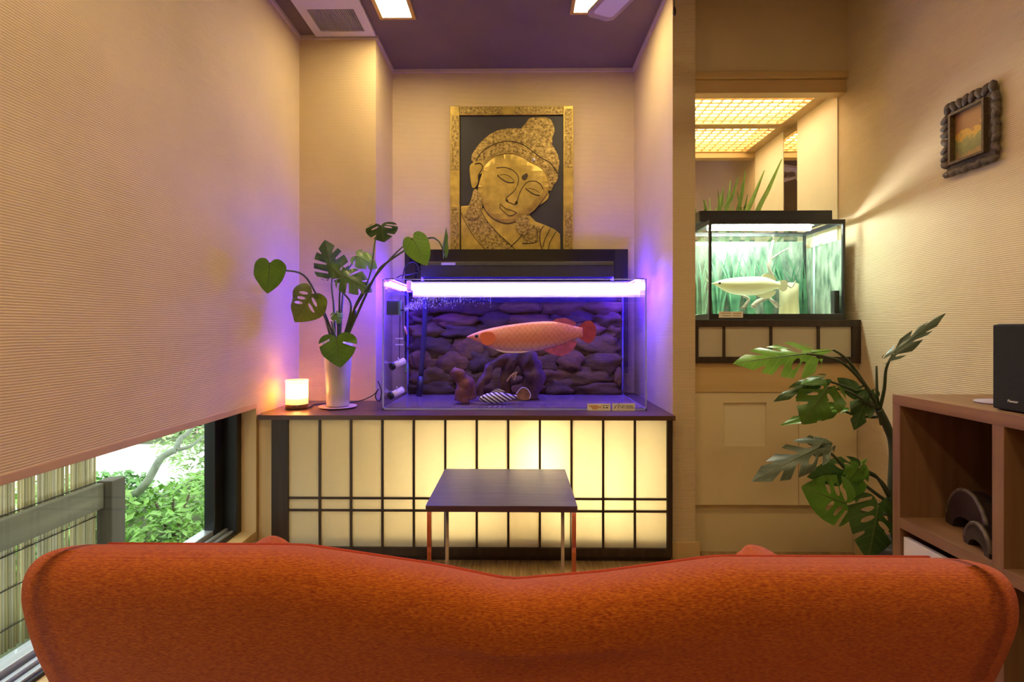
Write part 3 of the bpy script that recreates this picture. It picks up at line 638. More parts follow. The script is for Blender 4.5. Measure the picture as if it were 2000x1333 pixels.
# bubbles from the jet
bm = bmesh.new()
for i in range(900):
    u = min(1.4, random.expovariate(2.4))
    px = 790 + u * 120; base = 606 - u * 10; py = base - abs(random.gauss(0, 1)) * (2 + 26 * min(1, u * 2.5)) + random.uniform(-2, 2 + 3 * u)
    if py < 580: py = 580 + abs(random.gauss(0, 9))
    c = P(px, py, AD + .10 + random.uniform(-.02, .05 + .1 * u)); r = random.uniform(.0004, .0009)
    if c.z > aw - .003: continue
    mt_ = Matrix.Translation(c) @ Matrix.Diagonal((r, r, r * random.choice((1, 2, 6)), 1))
    bmesh.ops.create_icosphere(bm, subdivisions=1, radius=1, matrix=mt_)
tag(from_bm('bubbles', bm, nmat('bubble_white', (.85, .85, .95), .2), None, True), 'spray of white air bubbles from the large aquarium nozzle', 'bubbles', kind='stuff')
# stickers
def sticker(px0, px1, py0, py1, D, label, kind_):
    a = P(px0, py1, D); b = P(px1, py0, D); t = thing('sticker', (a.x, D, a.z), label, 'sticker')
    box('paper', a.x, b.x, D - .0012, D, a.z, b.z, nmat('cream_label', (.90, .84, .70), .6), t)
    W = b.x - a.x; H = b.z - a.z; ink = nmat('ink', (.10, .08, .06), .7)
    def bar(u0, u1, v0, v1, m): box('print', a.x + W * u0, a.x + W * u1, D - .0016, D - .0012, a.z + H * v0, a.z + H * v1, m, t)
    if kind_ == 'fish':
        lp = cr2([(.05, .75), (.2, .8), (.45, .78), (.52, .6), (.62, .75), (.6, .5), (.62, .35), (.5, .45), (.4, .25), (.25, .25), (.15, .5)], 4); V2, T = fill2d(lp, (), .3)
        mesh('fish_print', [(a.x + W * q.x, D - .0016, a.z + H * q.y) for q in V2], T, nmat('orange_print', (.75, .4, .18), .6), t)
        bar(.66, .95, .72, .8, ink); bar(.68, .75, .38, .56, ink); bar(.80, .9, .38, .56, ink)
    elif kind_ == 'sign':
        tube('signature', [(a.x + W * u, D - .0014, a.z + H * v) for u, v in [(.06, .2), (.14, .7), (.1, .35), (.22, .8), (.3, .85), (.24, .3), (.34, .75), (.4, .4), (.48, .8), (.44, .35), (.54, .75), (.5, .25)]], .0008, ink, t, 5)
        bar(.6, .92, .58, .68, ink); bar(.58, .97, .36, .45, ink)
    else:
        bar(.08, .5, .68, .8, nmat('tan_print', (.45, .32, .14), .7)); bar(.15, .5, .3, .38, ink); bar(.58, .93, .62, .78, nmat('tan_print2', (.45, .32, .14), .7)); bar(.58, .9, .3, .38, ink)
sticker(1147, 1192, 789, 803.5, AD - .0012, 'cream sticker printed with an orange fish on the large aquarium', 'fish')
sticker(1196, 1240, 788.5, 803, AD - .0012, 'cream sticker with a dark scribbled signature on the large aquarium', 'sign')
sticker(1404, 1451, 609, 621, TD - .0002, 'cream sticker with tan print on the small aquarium rim', 'text')
# small tank contents
t = thing('tank_driftwood', (PX(1500, TD + .25), TD + .25, tz0 + .03), 'pale branching driftwood on sand in the small aquarium', 'driftwood')
pdm = nmat('pale_driftwood', (.16, .14, .10), .7, col2=(.36, .32, .24), vscale=40)
for pts, r in (([(1470, 600), (1480, 590), (1500, 578), (1510, 545), (1502, 520), (1510, 470)], [.013, .005]), ([(1505, 530), (1500, 515), (1515, 500), (1540, 485)], [.006, .003]), ([(1452, 603), (1462, 585), (1450, 578)], [.01, .005]), ([(1500, 580), (1520, 600)], [.008, .01]), ([(1528, 548), (1545, 562), (1554, 549)], [.003, .003])):
    tube('limb', [P(a, b, TD + .148) for a, b in pts], r, pdm, t, 8)
box_ = thing('clay_pipe', (PX(1540, TD + .20), TD + .20, tz0 + .03), 'pale upright log ornament standing in the small aquarium', 'ornament')
lathe('log', PX(1541, TD + .20), TD + .20, [(.045, tz0 + .02), (.042, tz0 + .10), (.043, tz0 + .175), (.03, tz0 + .18)], nmat('pale_log', (.38, .36, .2), .8, var=.4, vscale=12, stretch=(1, 1, .2)), box_)
gpl = nmat('tank_leaf', (.02, .10, .05), .5, col2=(.10, .26, .13), vscale=20)
for k in range(7):
    bx = tx0 + .06 + k * .085; t = thing('water_plant', (bx, TD + .295, tz0 + .025), 'grassy green water plant in the small aquarium', 'plant', 'water plants in the small aquarium')
    for j in range(16):
        a = random.uniform(-1, 1); h = random.uniform(.16, .33); y = TD + .295 + random.uniform(-.02, .01); x = bx + random.uniform(-.02, .02)
        tip = (max(tx0 + .015, min(tx1 - .015, x + a * .09)), min(y + .02, TDB - .012), tz0 + .03 + h)
        p0 = Vector((x, y, tz0 + .022)); p1 = Vector(((x + tip[0]) / 2 - a * .012, y, tz0 + .03 + h * .6)); p2 = Vector(tip)
        pp = smooth_path([p0, p1, p2], 4); wv_ = [.0055 * (1 - (i / (len(pp) - 1)) ** 2) + .0005 for i in range(len(pp))]
        V = [q + Vector((s * wv_[i], .001 * s, 0)) for i, q in enumerate(pp) for s in (-1, 1)]
        mesh('blade', V, [(2 * i, 2 * i + 1, 2 * i + 3, 2 * i + 2) for i in range(len(pp) - 1)], gpl, t)
# ================================================================== PAINTING
pD = DB - .002
ptn = thing('relief_painting', (0, DB, 1.3), 'gold relief of a serene bowed head in an ornate gold frame', 'wall art')
gold = nmat('gold_leaf', (.42, .30, .06), .40, metal=.4, var=.28, vscale=18, bump=.15, bscale=60)
goldd = nmat('carved_gold', (.10, .058, .010), .45, metal=.4, vscale=75, col2=(.52, .38, .11), bump=.9, bscale=85)
groove = nmat('groove_brown', (.05, .03, .008), .7)
def B(cx, cy_, d): return P(860 + cx / 4.3, 190 + cy_ / 4.3, pD - d)
def slab(name, pts, d0, d1, mat, parent, n=4, puff=.0):
    lp = cr2(pts, n) if n > 1 else [Vector(p) for p in pts]
    V2, T = fill2d(lp, (), 45)
    c = lambda q: min(((q - p).length for p in lp))
    vv = [B(q.x, q.y, d1 + puff * min(1, c(q) / 60) ** .5) for q in V2]; nn = len(vv)
    from collections import Counter
    ec = Counter()
    for f in T:
        for i in range(3): ec[tuple(sorted((f[i], f[(i + 1) % 3])))] += 1
    rim = [k for k, c_ in ec.items() if c_ == 1]
    vv += [B(q.x, q.y, d0) for q in V2]
    fc = list(T) + [(a, b, nn + b, nn + a) for a, b in rim]
    bm = bmesh.new(); bv = [bm.verts.new(v) for v in vv]
    for f in fc:
        try: bm.faces.new([bv[i] for i in f])
        except ValueError: pass
    for v in [v for v in bm.verts if not v.link_faces]: bm.verts.remove(v)
    bmesh.ops.recalc_face_normals(bm, faces=bm.faces)
    return from_bm(name, bm, mat, parent)
BOT = 1450
a = B(85, BOT, 0); b = B(1115, 85, 0)
box('backing_panel', B(160, 0, 0).x, B(1035, 0, 0).x, pD - .008, pD, a.z, B(0, 160, 0).z, nmat('black_ground', (.02, .018, .022), .55, var=.3), ptn)
fx = [(85, 165, 85, BOT), (1030, 1115, 85, BOT), (165, 1030, 85, 162), (165, 1030, BOT - 80, BOT)]
for x0, x1, y0, y1 in fx:
    p0 = B(x0, y1, 0); p1 = B(x1, y0, 0)
    box('frame_rail', p0.x, p1.x, pD - .022, pD, p0.z, p1.z, gold, ptn, bev=.003)
for x0, x1, y0, y1 in ((95, 158, 170, 620), (95, 158, 930, 1290), (1040, 1105, 110, 600), (1040, 1105, 950, 1290), (170, 520, 92, 152), (630, 1030, 92, 152)):
    p0 = B(x0, y1, 0); p1 = B(x1, y0, 0); box('carved_inlay', p0.x, p1.x, pD - .0245, pD - .021, p0.z, p1.z, goldd, ptn, bev=.001)
slab('robe', [(172, 1380), (172, 915), (235, 912), (320, 935), (560, 1000), (740, 985), (800, 1045), (880, 1075), (960, 1110), (1005, 1150), (1012, 1380)], .007, .011, gold, ptn, 1, .003)
slab('collar', [(190, 985), (330, 950), (360, 1010), (470, 1130), (620, 1260), (560, 1370), (420, 1370), (380, 1275), (270, 1140)], .01, .0145, goldd, ptn, 1)
slab('collar', [(690, 1150), (740, 1060), (830, 1090), (850, 1120), (830, 1220), (690, 1225)], .01, .0145, goldd, ptn, 1)
slab('neck', [(350, 930), (740, 990), (700, 1140), (680, 1230), (590, 1250), (440, 1110)], .008, .0125, gold, ptn, 1)
slab('hair', [(262, 530), (300, 430), (380, 340), (480, 280), (600, 262), (720, 270), (820, 310), (920, 380), (975, 460), (1000, 540), (990, 620), (985, 690), (950, 740), (905, 790), (700, 700), (400, 650)], .008, .015, goldd, ptn, 3, .003)
slab('topknot', [(680, 275), (720, 215), (745, 180), (800, 170), (900, 172), (940, 210), (960, 280), (940, 340), (935, 395), (860, 350), (780, 305)], .008, .013, goldd, ptn, 3, .004)
slab('ear', [(300, 545), (340, 530), (375, 560), (380, 600), (350, 640), (325, 650), (318, 700), (300, 750), (270, 760), (255, 700), (245, 600), (260, 560)], .008, .018, gold, ptn, 3, .003)
slab('ear', [(905, 800), (905, 850), (860, 890), (790, 930), (760, 970), (745, 1000), (715, 985), (760, 900), (850, 840)], .008, .016, gold, ptn, 3, .002)
slab('face', [(345, 660), (380, 570), (450, 505), (530, 480), (600, 475), (680, 500), (760, 550), (830, 585), (875, 630), (905, 700), (908, 790), (850, 880), (780, 960), (700, 1010), (620, 1045), (560, 1058), (480, 1040), (410, 990), (360, 920), (335, 850), (315, 770)], .01, .019, gold, ptn, 3, .008)
slab('earring', [(285, 770), (335, 810), (350, 880), (345, 960), (310, 1015), (260, 1030), (220, 1000), (225, 940), (255, 870)], .01, .0215, goldd, ptn, 3, .003)
slab('earring', [(690, 985), (738, 1000), (745, 1080), (730, 1140), (690, 1158), (650, 1130), (630, 1080), (645, 1020)], .01, .0215, goldd, ptn, 3, .003)
def line(nm, pts, d, r, m=groove): tube(nm, [B(x, y, d) for x, y in pts], r, m, ptn, 6, 5)
r_ = .0026
line('brow_line', [(470, 595), (540, 590), (600, 610), (645, 650), (657, 700), (635, 770), (590, 815), (556, 843), (552, 870), (575, 883)], .027, r_)
line('brow_line', [(865, 775), (840, 730), (790, 705), (730, 715), (690, 760), (665, 810), (648, 865), (640, 885)], .027, r_)
line('nose_line', [(552, 868), (575, 885), (600, 893), (620, 905), (645, 895), (648, 878)], .027, r_)
line('eyelid', [(480, 655), (520, 690), (570, 715), (620, 716)], .0285, .003)
line('eyelid', [(500, 655), (550, 650), (600, 680), (620, 712)], .0278, .0014)
line('eyelid', [(715, 765), (760, 800), (800, 820), (835, 825)], .0285, .003)
line('eyelid', [(735, 765), (790, 775), (830, 800)], .0278, .0014)
slab('nose', [(640, 700), (670, 760), (640, 850), (648, 890), (620, 902), (575, 884), (552, 865), (600, 810)], .02, .027, gold, ptn, 3, .004)
slab('lips', [(508, 890), (545, 893), (565, 920), (600, 905), (630, 930), (640, 965), (610, 985), (580, 992), (540, 962), (506, 930)], .02, .0275, gold, ptn, 3, .003)
line('lip_line', [(512, 905), (550, 935), (585, 945), (638, 966)], .0315, .0018)
line('lip_line', [(508, 890), (502, 930), (540, 968), (580, 996), (612, 990), (642, 966)], .0285, .002)
slab('forehead_mark', [(730, 640), (735, 668), (715, 697), (690, 692), (684, 668), (705, 648)], .02, .0285, groove, ptn, 3)
line('headband_edge', [(300, 530), (340, 470), (420, 410), (520, 375), (600, 372), (690, 395), (770, 450), (850, 510), (920, 550), (990, 640)], .0185, r_)
line('headband_edge', [(385, 555), (440, 505), (520, 476), (600, 470), (680, 496), (760, 548), (835, 585), (880, 632), (908, 710), (908, 790)], .021, .0022, gold)
line('jaw_line', [(340, 800), (350, 880), (385, 960), (440, 1015), (510, 1050), (570, 1060), (640, 1040), (720, 1000), (800, 940), (900, 810)], .018, r_)
line('ear_fold', [(290, 560), (335, 555), (355, 590), (330, 635), (318, 660), (320, 720), (300, 752)], .0215, r_)
line('robe_fold', [(175, 970), (215, 1060), (290, 1180), (385, 1285)], .0155, .002)
line('robe_fold', [(345, 960), (400, 1050), (500, 1160), (600, 1250), (640, 1290)], .0165, .002)
line('robe_fold', [(690, 1150), (650, 1200), (590, 1255)], .0155, r_)
line('robe_fold', [(870, 1080), (840, 1130), (840, 1230), (860, 1285)], .0155, r_)
line('robe_fold', [(925, 1100), (880, 1190), (860, 1260)], .0155, r_)
line('robe_fold', [(970, 1130), (920, 1220), (905, 1285)], .0155, r_)
line('robe_fold', [(690, 1228), (790, 1222), (815, 1180), (810, 1110)], .0155, r_)
blob('jewel', B(785, 525, .023), (.010, .006, .010), nmat('jewel_glass', (.7, .7, .72), .1, metal=.5), ptn, .2, 4, 2)
# ================================================================== CEILING THINGS
def ceil_light(x, y, label):
    t = thing('ceiling_light', (x, y, HC), label, 'ceiling light', 'square ceiling lights')
    s = .070; f = .018; g = nmat('brass_frame', (.55, .36, .12), .4, metal=.4)
    for bb in ((x - s - f, x + s + f, y - s - f, y - s), (x - s - f, x + s + f, y + s, y + s + f), (x - s - f, x - s, y - s, y + s), (x + s, x + s + f, y - s, y + s)):
        box('frame_rail', *bb, HC - .012, HC - .0005, g, t)
    box('diffuser', x - s, x + s, y - s, y + s, HC - .009, HC - .0005, emat('lamp_glow', LAMP, LAMP_S), t)
lx0 = PX(772, 2.5); lx1 = PX(1152, 2.47)
ceil_light(lx0, 2.47, 'square brass-framed ceiling light beside the white vent grille')
ceil_light(lx1, 2.44, 'square brass-framed ceiling light beside the fan blade')
for x, y in ((lx0, .9), (lx1, .9), (lx0, -.5), (lx1, -.5)):  # lamps out of view, added to light the room
    ceil_light(x, y, 'unseen square brass-framed ceiling light added above the sofa end of the room')
v0, v1, vy1 = PX(617, 2.69), PX(734, 2.69), 2.69; vy0 = vy1 - .33
vt = thing('ceiling_vent', ((v0 + v1) / 2, (vy0 + vy1) / 2, HC), 'square white ceiling vent with fine slats', 'vent')
box('backing', v0 + .01, v1 - .01, vy0 + .01, vy1 - .01, HC - .006, HC - .0005, M['black'], vt)
mrg = .042; mfar = .045
for bb in ((v0, v1, vy1 - mfar, vy1), (v0, v1, vy0, vy0 + .1), (v0, v0 + mrg, vy0 + .1, vy1 - mfar), (v1 - mrg, v1, vy0 + .1, vy1 - mfar)):
    box('frame_panel', *bb, HC - .018, HC - .001, nmat('vent_white', (.62, .57, .6), .4), vt)
ns = 26; slm = nmat('slat_grey', (.35, .31, .32), .5)
bars('slat', ns, lambda i: (v0 + mrg + (v1 - v0 - 2 * mrg) * (i + .25) / ns, v0 + mrg + (v1 - v0 - 2 * mrg) * (i + .75) / ns, vy0 + .1, vy1 - mfar, HC - .014, HC - .007), slm, vt)
# ceiling fan whose blade tip reaches the picture
fz = 2.28
tipc = P(1173, 30, 2.16); hub = Vector((.62, 1.50, tipc.z))
fan = thing('ceiling_fan', (hub.x, hub.y, HC), 'ceiling fan with wood-edged white blades', 'fan')
lathe('motor', hub.x, hub.y, [(.02, hub.z - .06), (.09, hub.z - .05), (.10, hub.z + .02), (.06, hub.z + .06), (.03, hub.z + .07)], M['white'], fan)
lathe('rod', hub.x, hub.y, [(.015, hub.z + .06), (.015, HC - .03), (.05, HC - .02), (.05, HC - .001)], M['white'], fan, 16)
d0 = (tipc - hub); R = d0.length + .02; a0 = math.atan2(d0.y, d0.x)
bw = wood_mat('blade_edge', (.36, .27, .16), (.5, .4, .27), 'X', 20); bwh = nmat('blade_white', (.72, .66, .62), .4)
for k in range(4):
    a = a0 + k * math.pi / 2; ex = Vector((math.cos(a), math.sin(a), 0)); ey = Vector((-math.sin(a), math.cos(a), 0))
    def outline(r0, r1, hw, c): return [ex * r0 - ey * hw, ex * (r1 - c) - ey * hw, ex * r1 - ey * (hw - c), ex * r1 + ey * (hw - c), ex * (r1 - c) + ey * hw, ex * r0 + ey * hw]
    def plate(nm, ol, z0, z1, m, par):
        V = [hub + p + Vector((0, 0, z)) for z in (z0, z1) for p in ol]; n = len(ol)
        return mesh(nm, V, [tuple(range(n)), tuple(range(2 * n - 1, n - 1, -1))] + [(i, (i + 1) % n, n + (i + 1) % n, n + i) for i in range(n)], m, par)
    bl = plate('blade', outline(.15, R, .062, .02), -.005, .005, bw, fan)
    plate('blade_panel', outline(.17, R - .03, .045, .012), -.0065, -.0048, bwh, bl)
    box_b = plate('blade_iron', outline(.05, .18, .02, .004), -.010, -.0055, M['white'], bl)
pc = thing('pull_cord', P(1317, 28, 2.25), 'thin pull cord with dark teardrop knob hanging by the pier', 'cord')
k = P(1317, 20, 2.25)
tube('cord', [(k.x, k.y, HC - .001), (k.x, k.y, k.z + .015)], .0018, M['black'], pc, 6, n=1)
lathe('knob', k.x, k.y, [(.002, k.z + .018), (.006, k.z + .006), (.0085, k.z - .008), (.006, k.z - .02), (.001, k.z - .024)], nmat('knob_dark', (.05, .035, .025), .3), pc, 12)
# ================================================================== LOW TABLE
tD0 = 1.66; tX0, tX1 = PX(831, tD0), PX(1128, tD0); tz = PZ(989, tD0); tD1 = 2.10
tb = thing('low_table', (0, 1.88, 0), 'low dark-topped table on chrome legs before the shoji cabinet', 'table')
box('table_top', tX0, tX1, tD0, tD1, tz - .020, tz, M['tabletop'], tb, bev=.0015)
for x in (tX0 + .004, tX1 - .018):
    for y in (tD0 + .003, tD1 - .017):
        box('leg', x, x + .014, y, y + .014, 0, tz - .020, M['chrome'], tb, bev=.001)
# ================================================================== SOFA
sf = thing('sofa', (0, 1.15, 0), 'orange-red woven fabric sofa with a dipped back', 'sofa')
SD = .83
def htop(x):
    t_ = abs(x) / .78
    dip = max(0, 1 - math.sqrt((x + .018) ** 2 + .00006) / .38)
    base = .620 if x < 0 else .603
    base += (.611 - base) * max(0, 1 - abs(x) / .15)
    return base - .054 * dip
xa, xb = PX(60, SD + .058), PX(1972, SD + .058)
stations = []
ns_ = 64
V, UVs = [], []
def section(x, hz_, sc):
    # closed loop (y,z): rear bottom -> rear top -> front -> bottom
    y0 = SD
    pts = [(y0 + .13, .12), (y0 + .11, .22), (y0 + .07, .36), (y0 + .03, .46), (y0 + .010, hz_ - .085), (y0 + .006, hz_ - .05), (y0 + .014, hz_ - .02), (y0 + .036, hz_ - .003), (y0 + .07, hz_ + .0), (y0 + .12, hz_ - .012), (y0 + .165, hz_ - .035), (y0 + .20, hz_ - .075), (y0 + .22, hz_ - .15), (y0 + .25, .40), (y0 + .28, .30), (y0 + .30, .12)]
    cy0 = y0 + .13; cz0 = .40
    return [(x, cy0 + (y - cy0) * sc[0], cz0 + (z - cz0) * sc[1]) for y, z in pts]
# refine end sampling
xs_list = sorted(set([xa + .055 * (1 - math.cos(k / 8 * math.pi / 2)) for k in range(9)] + [xb - .055 * (1 - math.cos(k / 8 * math.pi / 2)) for k in range(9)] + [xa + .055 + (xb - xa - .11) * k / 60 for k in range(61)]))
VV, FF = [], []
for x in xs_list:
    dend = min(x - xa, xb - x); rr_ = .05
    q = math.sqrt(max(0, 1 - (1 - min(1, dend / rr_)) ** 2)); sc = (.5 + .5 * q, .87 + .13 * q)
    sec = cr2([(p[1], p[2]) for p in section(x, htop(x), sc)], 3)
    VV += [(x, p.x, p.y) for p in sec]
m_ = len(VV) // len(xs_list)
# lower part narrows slightly
VV = [(x * (1 - .02 * max(0, (.6 - z) / .5)), y, z) for x, y, z in VV]
for i in range(len(xs_list) - 1):
    for k in range(m_): FF.append((i * m_ + k, i * m_ + (k + 1) % m_, (i + 1) * m_ + (k + 1) % m_, (i + 1) * m_ + k))
FF += [tuple(range(m_))[::-1], tuple((len(xs_list) - 1) * m_ + k for k in range(m_))]
bk = mesh('backrest', VV, FF, M['fabric'], sf, True)
tube('piping', [(x, SD + .152, htop(x) - .0265) for x in [xa + .06 + (xb - xa - .12) * k / 36 for k in range(37)]], .005, M['piping'], bk, 6, 2)
def cushion(name, x0, x1, y0, y1, z0, z1, par, r=.05):
    bm = bmesh.new(); bm_box(bm, x0, x1, y0, y1, z0, z1)
    bmesh.ops.bevel(bm, geom=list(bm.edges), offset=r, segments=5, affect='EDGES', profile=.5)
    return from_bm(name, bm, M['fabric'], par, True)
aL, aR = PX(542, 1.5), PX(1472, 1.5)
za = PZ(1042, 1.5); zaR = PZ(1055, 1.5)
def arm(xc, zt_, tilt):
    prof = [(-.065, .10), (-.068, zt_ - .06), (-.045, zt_ - .018), (-.01 + tilt, zt_), (.03, zt_ - .012), (.062, zt_ - .045), (.072, zt_ - .10), (.068, .10)]
    sec = cr2(prof, 3); VV, FF = [], []; n = len(sec); ys = [SD + .22, 1.1, 1.3, 1.46, 1.485, 1.5]; scs = [1, 1, 1, 1, .95, .8]
    for y, s in zip(ys, scs):
        for p in sec: VV.append((xc + p.x * s, y, .25 + (p.y - .25) * (1 - (1 - s) * .5) - .0 * (1.5 - y)))
    for i in range(len(ys) - 1):
        for k in range(n): FF.append((i * n + k, i * n + (k + 1) % n, (i + 1) * n + (k + 1) % n, (i + 1) * n + k))
    FF += [tuple(range(n))[::-1], tuple((len(ys) - 1) * n + k for k in range(n))]
    return mesh('armrest', VV, FF, M['fabric'], sf, True)
arm(aL, za, 0); arm(aR, zaR, -.01)
mid = (aL + aR) / 2 - .01
cushion('seat_cushion', aL + .075, mid - .003, SD + .24, 1.40, .17, .31, sf)
cushion('seat_cushion', mid + .003, aR - .075, SD + .24, 1.40, .17, .31, sf)
box('seat_base', aL - .04, aR + .04, SD + .2, 1.44, .09, .20, M['fabric'], sf, bev=.01)
for x in (aL - .02, aR - .02):
    for y in (SD + .2, 1.38): box('leg', x, x + .04, y, y + .04, 0, .10, M['dark'], sf)
# ================================================================== SHELF UNIT
XS = PX(1743, 1.60); sh1 = 1.60; sh0 = 1.60 - .03 - 3 * .333; zsh = PZ(769, 1.60)
sh = thing('cube_shelf', ((XS + XR) / 2, 1.1, 0), 'walnut-coloured cube shelf unit standing beside the sofa', 'shelf')
th = .031; xe = XR - .014
box('top_board', XS, xe, sh0, sh1, zsh - th, zsh, M['walnut'], sh, bev=.001)
box('bottom_board', XS, xe, sh0, sh1, .0, th, M['walnut'], sh, bev=.001)
zmid1 = PW(1760, 1033, XS).z + th
for k in range(4):
    y = sh1 - .031 - k * .333
    box('upright', XS, xe, y, y + .0305, th, zsh - th, M['walnut_v'], sh, bev=.001)
for k in range(3):
    y1_ = sh1 - .031 - k * .333; y0_ = y1_ - .3025
    box('shelf_board', XS, xe, y0_, y1_, zmid1 - th, zmid1, M['walnut'], sh, bev=.001)
box('back_board', xe - .012, xe, sh0 + .03, sh1 - .03, th, zsh - th, nmat('back_dark', (.07, .032, .018), .6), sh)
dr = box('drawer_front', XS + .008, XS + .024, sh1 - .031 - .298, sh1 - .034, th + .003, zmid1 - th - .024, nmat('drawer_white', (.75, .73, .70), .4), sh, bev=.002)
# straight half-moon ornaments in the cube
hm_ = nmat('dark_carving', (.022, .013, .014), .35, var=.4, vscale=20); hm2 = nmat('worn_edge', (.09, .065, .045), .5, var=.6, vscale=60)
def halfmoon(xc, yc, R, label, rot):
    t = thing('half_moon_ornament', (xc, yc, zmid1), label, 'ornament')
    n = 20; out = [(R * math.cos(math.pi * i / n), R * 1.15 * math.sin(math.pi * i / n) + .0) for i in range(n + 1)]
    inn = [(R * .62 * math.cos(math.pi * (n - i) / n), R * .42 * math.sin(math.pi * (n - i) / n)) for i in range(n + 1)]
    ol = out + inn; V2, T = fill2d([Vector(p) for p in ol], (), R * .25)
    c, s = math.cos(rot), math.sin(rot); tk = .045 if R > .08 else .032
    def W(u, v, d): return (xc + u * s + d * c, yc + u * c - d * s, zmid1 + .001 + v)
    vv = [W(q.x, q.y, -tk / 2) for q in V2] + [W(q.x, q.y, tk / 2) for q in V2]; nn = len(V2)
    from collections import Counter
    ec = Counter()
    for f in T:
        for i in range(3): ec[tuple(sorted((f[i], f[(i + 1) % 3])))] += 1
    fc = list(T) + [tuple(nn + i for i in f[::-1]) for f in T] + [(a, b, nn + b, nn + a) for (a, b), k in ec.items() if k == 1]
    bm = bmesh.new(); bv = [bm.verts.new(v) for v in vv]
    for f in fc:
        try: bm.faces.new([bv[i] for i in f])
        except ValueError: pass
    from_bm('crescent', bm, hm_, t)
    tube('rim', [W(p[0] * 1.0, p[1] * 1.0 + .001, -tk / 2 + .004) for p in out[1:-1]], .006, hm2, t, 8, 2)
p = PW(1880, 1000, XS + .16)
halfmoon(XS + .105, 1.435, .10, 'larger dark crescent ornament inside the walnut cube shelf', .25)
halfmoon(XS + .04, 1.335, .055, 'smaller dark crescent ornament near the walnut shelf divider', .25)
# speaker
spx = XS + .035; spy1 = PW(1937, 790, spx).y; spt = PZ(633, spy1, 1937)
spk = thing('loudspeaker', (spx + .1, spy1 - .08, zsh), 'black box loudspeaker on the walnut shelf top', 'speaker')
box('cabinet', spx + .012, spx + .17, spy1 - .15, spy1, zsh + .0005, spt, nmat('speaker_body', (.018, .016, .02), .5), spk, bev=.003)
box('grille', spx, spx + .011, spy1 - .148, spy1 - .002, zsh + .003, spt - .002, nmat('grille_cloth', (.012, .012, .015), .9, bump=.6, bscale=900), spk, bev=.004)
fc_ = bpy.data.curves.new('logo', 'FONT'); fc_.body = 'Pioneer'; fc_.size = .0085; fc_.extrude = .0003; fc_.shear = .2; fc_.align_x = 'CENTER'
lg = bpy.data.objects.new('logo', fc_); C.objects.link(lg); lg.parent = spk
lp_ = Vector((spx - .0004, PW(1978, 784, spx).y, PW(1978, 787, spx).z)); lg.location = lp_ - ROOT[spk.name]; lg.rotation_euler = (math.pi / 2, 0, -math.pi / 2)
fc_.materials.append(nmat('logo_silver', (.8, .8, .85), .3))
bpy.context.view_layer.update()
lme = bpy.data.meshes.new_from_object(lg.evaluated_get(bpy.context.evaluated_depsgraph_get())); lm_o = bpy.data.objects.new('logo', lme); C.objects.link(lm_o); lm_o.parent = spk; lm_o.location = lg.location; lm_o.rotation_euler = lg.rotation_euler
bpy.data.objects.remove(lg); lm_o.name = 'logo'
cz = thing('coaster', (0, 0, 0), 'round pale lilac mat on the walnut shelf beside the loudspeaker', 'mat'); ROOT[cz.name] = Vector((XS + .14, 1.375, zsh)); cz.location = ROOT[cz.name]
lathe('disc', XS + .15, 1.40, [(.06, zsh + .0005), (.062, zsh + .003), (.06, zsh + .005)], nmat('lilac', (.42, .34, .48), .5, var=.1), cz)
tag(lathe('cup', XS + .225, 1.36, [(.022, zsh + .001), (.026, zsh + .03), (.03, zsh + .07), (.027, zsh + .072), (.023, zsh + .03)], nmat('cup_white', (.8, .78, .74), .3), None, 20), 'small white cup mostly hidden behind the loudspeaker', 'cup')
# ================================================================== CARVED FRAME ON WALL
f0 = PW(1851, 280, XR).y; f1 = PW(1961, 240, XR).y; fzt = 1.772; fzb = 1.522
cf = thing('carved_frame', (XR, (f0 + f1) / 2, fzb), 'small dark carved wooden picture frame hung on the ribbed wall', 'picture frame')
cw = nmat('carved_wood', (.05, .035, .027), .6, col2=(.13, .095, .07), vscale=40, bump=.5, bscale=120)
bw_ = .042; ylo, yhi = min(f0, f1), max(f0, f1)
for bb in ((ylo + .014, yhi - .014, fzb + .014, fzb + bw_), (ylo + .014, yhi - .014, fzt - bw_, fzt - .014), (ylo + .014, ylo + bw_, fzb + bw_, fzt - bw_), (yhi - bw_, yhi - .014, fzb + bw_, fzt - bw_)):
    box('frame_rail', XR - .014, XR - .001, *bb, cw, cf)
per = []
for i in range(8): per.append((ylo + .02 + (yhi - ylo - .04) * i / 7, fzt - .012, 0)); per.append((ylo + .02 + (yhi - ylo - .04) * i / 7, fzb + .012, 0))
for i in range(1, 8): per.append((ylo + .010, fzb + .02 + (fzt - fzb - .04) * i / 8, 1)); per.append((yhi - .010, fzb + .02 + (fzt - fzb - .04) * i / 8, 1))
for i, (y, zz, o_) in enumerate(per):
    bm = bmesh.new(); bmesh.ops.create_icosphere(bm, subdivisions=2, radius=1)
    ry, rz = (.021, .012) if i % 2 else (.013, .021)
    an = random.uniform(-.7, .7)
    for v in bm.verts:
        q = Vector((v.co.x * .010, v.co.y * ry * (1 + .25 * math.sin(v.co.z * 5)), v.co.z * rz)); q = Matrix.Rotation(an, 3, 'X') @ q
        v.co = q + Vector((XR - .016, y, zz))
    from_bm('carved_leaf', bm, cw, cf, True)
iy0, iy1, iz0, iz1 = ylo + .046, yhi - .046, fzb + .046, fzt - .046
for bb in ((iy0 - .008, iy1 + .008, iz0 - .008, iz0), (iy0 - .008, iy1 + .008, iz1, iz1 + .008), (iy0 - .008, iy0, iz0, iz1), (iy1, iy1 + .008, iz0, iz1)):
    box('inner_bead', XR - .03, XR - .002, *bb, nmat('bead_brown', (.14, .09, .045), .5, col2=(.05, .03, .02), vscale=160), cf)
pm = nmat('little_picture', (.42, .24, .06), .5, col2=(.24, .22, .07), vscale=22, detail=6)
